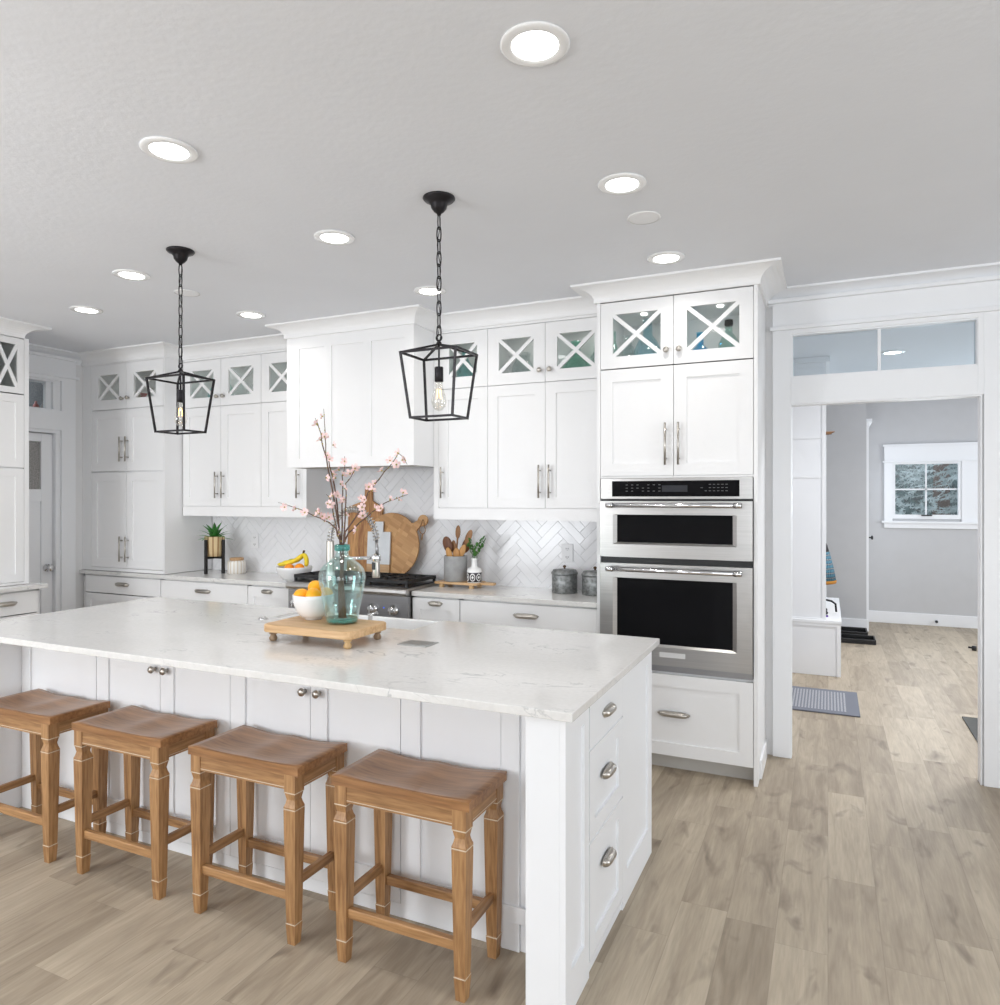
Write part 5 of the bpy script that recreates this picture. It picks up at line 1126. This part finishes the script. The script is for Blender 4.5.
# ------------------------------------------------------------------ pendants
def make_pendant(label):
    T = thing('lantern_pendant', label, 'pendant lamp', (0, 0, H), group='black cage pendants over the island'); o = T['o']
    MB(T, T3(0, 0, H)).lathe([(0, 0), (.064, 0), (.066, -.005), (.060, -.012), (.042, -.020), (.034, -.030), (.031, -.044), (.020, -.058), (.009, -.066), (.008, -.072), (0, -.072)], seg=32).build('canopy', BRONZE, T)
    zc = H-.070; i = 0; m = MB(T)
    ztop = 2.185
    while zc > ztop:
        hh = .0290; pts = []
        for k in range(14):
            a = 2*PI*k/14; u, v = .0095*math.cos(a), max(-hh, min(hh, 1.28*hh*math.sin(a)))
            pts.append((u, 0, zc-hh+v) if i % 2 else (0, u, zc-hh+v))
        m.tube(pts, .0027, 6, closed=True); zc -= .0500; i += 1
    m.build('chain', BRONZE, T)
    m = MB(T); m.tube([(.006*math.sin(k*.9), .004*math.cos(k*.7), H-.06-k*.0265) for k in range(20)], .0016, 5); m.build('cord', BRONZE, T)
    pts = [(.013*math.cos(2*PI*k/16), 0, 2.176+.013*math.sin(2*PI*k/16)) for k in range(16)]; m = MB(T); m.tube(pts, .0028, 6, closed=True); m.build('hanging_ring', BRONZE, T)
    m = MB(T); tx, ty, tz, bx, by, bz_ = .126, .092, 2.112, .096, .064, 1.852; w_ = .0085
    C4 = ((-1, -1), (1, -1), (1, 1), (-1, 1))
    for k in range(4):
        a, b = C4[k], C4[(k+1) % 4]
        m.bar((a[0]*tx, a[1]*ty, tz), (b[0]*tx, b[1]*ty, tz), w_); m.bar((a[0]*bx, a[1]*by, bz_), (b[0]*bx, b[1]*by, bz_), w_)
        m.bar((a[0]*tx, a[1]*ty, tz+.004), (a[0]*bx, a[1]*by, bz_-.004), w_); m.bar((a[0]*tx, a[1]*ty, tz), (0, 0, 2.150), w_*.9)
    m.lathe([(0, 0), (.010, 0), (.012, .008), (.008, .016), (0, .018)], (0, 0, 2.145), 14)
    m.build('cage', BRONZE, T)
    m = MB(T); m.tube([(0, 0, 2.148), (0, 0, 2.06)], .004, 8); m.lathe([(0, .06), (.017, .06), (.018, .055), (.018, .002), (.016, 0), (0, 0)], (0, 0, 1.998), 18); m.build('socket', BRONZE, T)
    m = MB(T); m.lathe([(.013, 0), (.014, -.012), (.020, -.035), (.028, -.062), (.031, -.082), (.027, -.102), (.014, -.116), (0, -.120)], (0, 0, 2.000), 24); bl = m.build('bulb', BULBG, T)
    m = MB(T)
    for a in range(4): an = a*PI/2; m.tube([(.008*math.cos(an), .008*math.sin(an), 1.968), (.011*math.cos(an), .011*math.sin(an), 1.930)], .0009, 5)
    m.build('filament', FILA, bl)
    return o
p0 = make_pendant('black cage pendant hanging nearer, over the right half of the island'); p0.location = (-1.432, 2.508, H)
p1 = copy_tree(p0); p1.location = (-2.890, 2.508, H); p1['label'] = 'black cage pendant hanging over the left half of the island'

# ------------------------------------------------------------------ recessed lights
def make_down(label, grp='recessed ceiling lights'):
    T = thing('recessed_light', label, 'ceiling light', (0, 0, H), group=grp)
    MB(T, T3(0, 0, H)).lathe([(.064, -.0005), (.094, -.0005), (.094, -.005), (.088, -.008), (.066, -.008), (.062, -.004)], seg=40).build('trim_ring', CERAM, T)
    MB(T, T3(0, 0, H)).lathe([(0, -.003), (.058, -.003), (.063, -.006)], seg=40).build('lens', LENS, T)
    return T['o']
lab = ['recessed light highest in the photo, largest of all', 'recessed light at upper left, above the left pendant', 'recessed light right of centre, beyond the largest one', 'recessed light between the two pendants', 'recessed light left of the left pendant canopy', 'recessed light at the far left near the left crown', 'recessed light right of the left pendant, near the hood crown', 'recessed light right behind the right pendant chain', 'recessed light just above the oven tower crown']
pos = [(-.711, 1.761), (-2.082, 1.759), (-.721, 2.682), (-2.081, 2.67), (-3.429, 2.655), (-4.327, 3.025), (-3.458, 3.563), (-2.11, 3.591), (-.741, 3.598)]
d0 = None
for (x, y), lb in zip([(a*1.0041, b*1.0041) for a, b in pos], lab):
    if d0 is None: d0 = make_down(lb); o = d0
    else: o = copy_tree(d0)
    o.location = (x, y, H); o['label'] = lb
    area('downlight_beam', (x, y, H-.012), (0, 0, 0), .12, .12, 2.2, (1.0, .965, .92), None, 'DISK', math.radians(150))
o = copy_tree(d0); o.location = (.49, 6.74, H); o['label'] = 'recessed light in the mudroom, seen through the transom window'; o['group'] = 'mudroom ceiling light'
area('downlight_beam', (.49, 6.74, H-.012), (0, 0, 0), .12, .12, 12, (1.0, .965, .92), None, 'DISK', math.radians(150))
for (x, y, lb) in ((-.725, 3.057, 'flat white round ceiling speaker near the tower, between two recessed lights'), (-3.448, 3.039, 'flat white round ceiling speaker beside the left pendant chain')):
    T = thing('ceiling_speaker', lb, 'speaker', (x, y, H), group='round ceiling speakers'); f = T3(x, y, H)
    MB(T, f).lathe([(.062, -.0005), (.072, -.0005), (.072, -.004), (.064, -.005)], seg=36).build('rim', CERAM, T)
    MB(T, f).lathe([(0, -.004), (.064, -.004)], seg=36).build('grille', OUTLET, T)

# ------------------------------------------------------------------ mudroom things
T = thing('mudroom_locker', 'tall white panelled locker with bench in the mudroom', 'locker', (-.25, 7.4, 0)); yb = 6.72
m = MB(T, T3(0, yb, 0)); zs = [.478, 1.705, 1.740, 2.045, 2.080, 2.40, 2.435, 2.70]; xa, xb = -.495, -.016
m.box(xa, .012, .478, xb, .03, 2.70); m.box(xb-.03, 0, .478, xb, .012, 2.70)
for a, b in ((1.705, 1.735), (2.045, 2.08), (2.40, 2.44), (.478, .49), (2.66, 2.70)): m.box(xa, 0, a, xb-.03, .012, b)
m.build('end_panel', TRIMW, T)
m = MB(T, T3(0, yb, 0)); m.box(xa, .03, 2.06, xb, 1.55, 2.085); m.box(xa, 1.52, .478, xb, 1.55, 2.70); m.build('shelf_frame', TRIMW, T)
m = MB(T); m.box(xa, yb-.02, .452, .105, 8.28, .478); m.build('bench_top', TRIMW, T, .002)
m = MB(T, T3(0, yb, 0)); m.box(xa, 0, .0, .10, .02, .452); m.box(xa, -.012, .425, .10, 0, .452); m.box(.068, -.012, 0, .10, 0, .425); m.box(.08, .02, 0, .10, 1.55, .452); m.build('bench_base', TRIMW, T)
MB(T).box(-.495, yb-.03, 2.70, .012, 8.28, 2.744).build('cap_moulding', TRIMW, T)
# antler like driftwood on shelf
T = thing('driftwood', 'brown driftwood tips sticking out past the locker shelf', 'driftwood', (-.10, 7.1, 2.086))
m = MB(T); m.tube([(-.30, 7.05, 2.105), (-.05, 7.02, 2.11), (.02, 6.98, 2.112), (.055, 6.96, 2.118)], [.018, .017, .012, .003], 7); m.tube([(-.06, 7.02, 2.108), (0.0, 6.96, 2.10), (.03, 6.93, 2.096)], [.012, .009, .003], 7); m.build('branch', wood('driftwood_brown', (0.07, 0.03, 0.012), (0.20, 0.10, 0.04), 'X'), T)
# hanging plaid jacket
T = thing('plaid_jacket', 'blue plaid jacket with black collar hanging inside the locker', 'jacket', (-.10, 7.3, .74)); f = T3(-.12, 7.3, 0)
def garment(m, rows, n=12):
    m.sm = True; rg = []
    for (z, cx, rx, ry) in rows: rg.append([m.v(cx+rx*math.cos(2*PI*k/n)*(1+.08*math.sin(5*2*PI*k/n)), ry*math.sin(2*PI*k/n), z) for k in range(n)])
    for a, b in zip(rg, rg[1:]):
        for k in range(n): m.f([a[k], a[(k+1) % n], b[(k+1) % n], b[k]])
    m.f(rg[0]); m.f(rg[-1][::-1])
m = MB(T, f); garment(m, [(.765, .02, .17, .17), (.90, .01, .155, .16), (1.02, 0, .135, .15), (1.03, 0, .13, .15)]); m.build('jacket_body', PLAID, T)
m = MB(T, f); garment(m, [(1.03, 0, .13, .145), (1.09, 0, .115, .13), (1.17, -.02, .09, .09), (1.25, -.05, .04, .04)]); m.build('collar', BLKCLOTH, T)
m = MB(T, f); garment(m, [(.735, .022, .168, .17), (.765, .02, .175, .175)]); m.build('hem', ORHEM, T)
T = thing('black_bag', 'black strap handle of a bag lying on the mudroom bench', 'bag', (-.15, 7.1, .478))
m = MB(T); m.tube([(-.20, 7.1, .60), (-.02, 7.1, .605), (.03, 7.1, .595), (.062, 7.1, .57), (.068, 7.1, .50)], .009, 8); m.build('strap', BLKCLOTH, T)
m = MB(T); m.box(-.45, 7.0, .478, -.10, 7.25, .60); m.build('bag_body', BLKCLOTH, T, .02)
T = thing('small_shoe', 'small dark shoe with purple sole on the mudroom bench', 'shoe', (-.03, 6.9, .478))
m = MB(T, T3(-.07, 6.92, .478)); m.sphere((0, 0, .035), .06, 1.2, .6, .5, 14, 8); m.sphere((.03, 0, .06), .03, 1.2, .9, .8, 12, 8); m.build('upper', BLKCLOTH, T)
m = MB(T, T3(-.07, 6.92, .478)); m.prism([(.072*math.cos(2*PI*k/16), .036*math.sin(2*PI*k/16)) for k in range(16)], 0, .012); m.build('sole', mat('purple_rubber', (0.10, 0.03, 0.28), 0.6), T)
for (y0_, y1_, x1_, lb) in ((8.33, 8.62, .455, 'black boot tray lying nearer on the mudroom floor'), (8.78, 9.10, .40, 'black boot tray further back against the mudroom wall')):
    T = thing('boot_tray', lb, 'tray', (.0, (y0_+y1_)/2, 0), group='black boot trays'); m = MB(T); a0 = -.45
    m.box(a0, y0_, 0.001, x1_, y1_, .012); m.build('tray_base', BLACKP, T, .003)
    m = MB(T); m.box(a0, y0_, .012, x1_, y0_+.015, .05); m.box(a0, y1_-.015, .012, x1_, y1_, .05); m.box(x1_-.015, y0_+.015, .012, x1_, y1_-.015, .05); m.box(a0, y0_+.015, .012, a0+.015, y1_-.015, .05); m.build('tray_rim', BLACKP, T, .005)
one('entry_rug', 'grey woven runner rug in front of the mudroom bench', 'rug', MB().box(-.50, -.335, 0, .50, .335, .010), RUG, (-.295, 5.865, .001), bevel=.003)
one('floor_mat', 'dark ribbed floor mat at the right edge of the doorway', 'mat', MB().box(0, -.45, 0, 1.0, .45, .010), MATD, (.845, 5.38, .001), bevel=.003)
m = MB(); m.tube([(0, 0, 0), (0, -.045, 0)], .008, 8); m.tube([(0, -.045, 0), (0, -.07, 0)], .016, 10); one('door_stop', 'small black door stop on the far mudroom baseboard', 'door stop', m, BLACKP, (1.17, 9.884, .062))
m = MB(); m.tube([(0, 0, 0), (0, 0, .045)], .022, 10); m.tube([(0, 0, .022), (-.05, 0, .03)], .01, 8); one('door_stop', 'small black floor door stop beside the right doorway casing', 'door stop', m, BLACKP, (1.33, 8.45, .001))
# spruce outside
T = thing('spruce_tree', 'blue green spruce branches filling the mudroom window', 'tree', (1.6, 12.6, -.5))
MB(T, T3(1.7, 15.2, -.5)).lathe([(0, 0), (2.6, .1), (2.3, 1.2), (1.9, 2.4), (1.3, 3.8), (.5, 5.2), (0, 5.8)], seg=18).build('inner_foliage', mat('deep_spruce', (0.07, 0.12, 0.12), 0.9, var=0.7, scale=14), T)
m = MB(T); m.tube([(1.6, 12.9, -.5), (1.6, 12.9, 4.5)], [.16, .06], 10); m.build('trunk', BARK, T)
rs_ = random.Random(4); m = MB(T); tw_ = MB(T)
for i in range(620):
    x = rs_.uniform(.2, 3.0); y = rs_.uniform(11.6, 13.3); z = rs_.uniform(.6, 3.0); dx, dy, dz = rs_.uniform(-.5, .1), rs_.uniform(-.6, -.1), rs_.uniform(-.18, .05)
    ln = rs_.uniform(.35, .6); d = Vector((dx, dy, dz)).normalized(); p = Vector((x, y, z))
    tw_.tube([tuple(p), tuple(p+d*ln)], [.008, .003], 4, cap=False)
    for k in range(46):
        u = k/46; q = p+d*ln*u; r_ = .065*(1-u*.6); a = rs_.uniform(0, 6.28); s1 = d.orthogonal().normalized(); s2 = d.cross(s1); e = q+(s1*math.cos(a)+s2*math.sin(a))*r_+d*.03
        wv = (s1*math.cos(a+1.57)+s2*math.sin(a+1.57))*.0075
        m.f([m.v(*(q-wv)), m.v(*(q+wv)), m.v(*e)])
o = m.build('needles', SPRUCE, T, recalc=False); o['kind'] = 'stuff'
tw_.build('boughs', SPRUCE, T)
struct('ground', MB().box(-6, 10.1, -.6, 10, 30, -.5), mat('garden_ground', (0.10, 0.13, 0.08), 0.9, var=0.4))
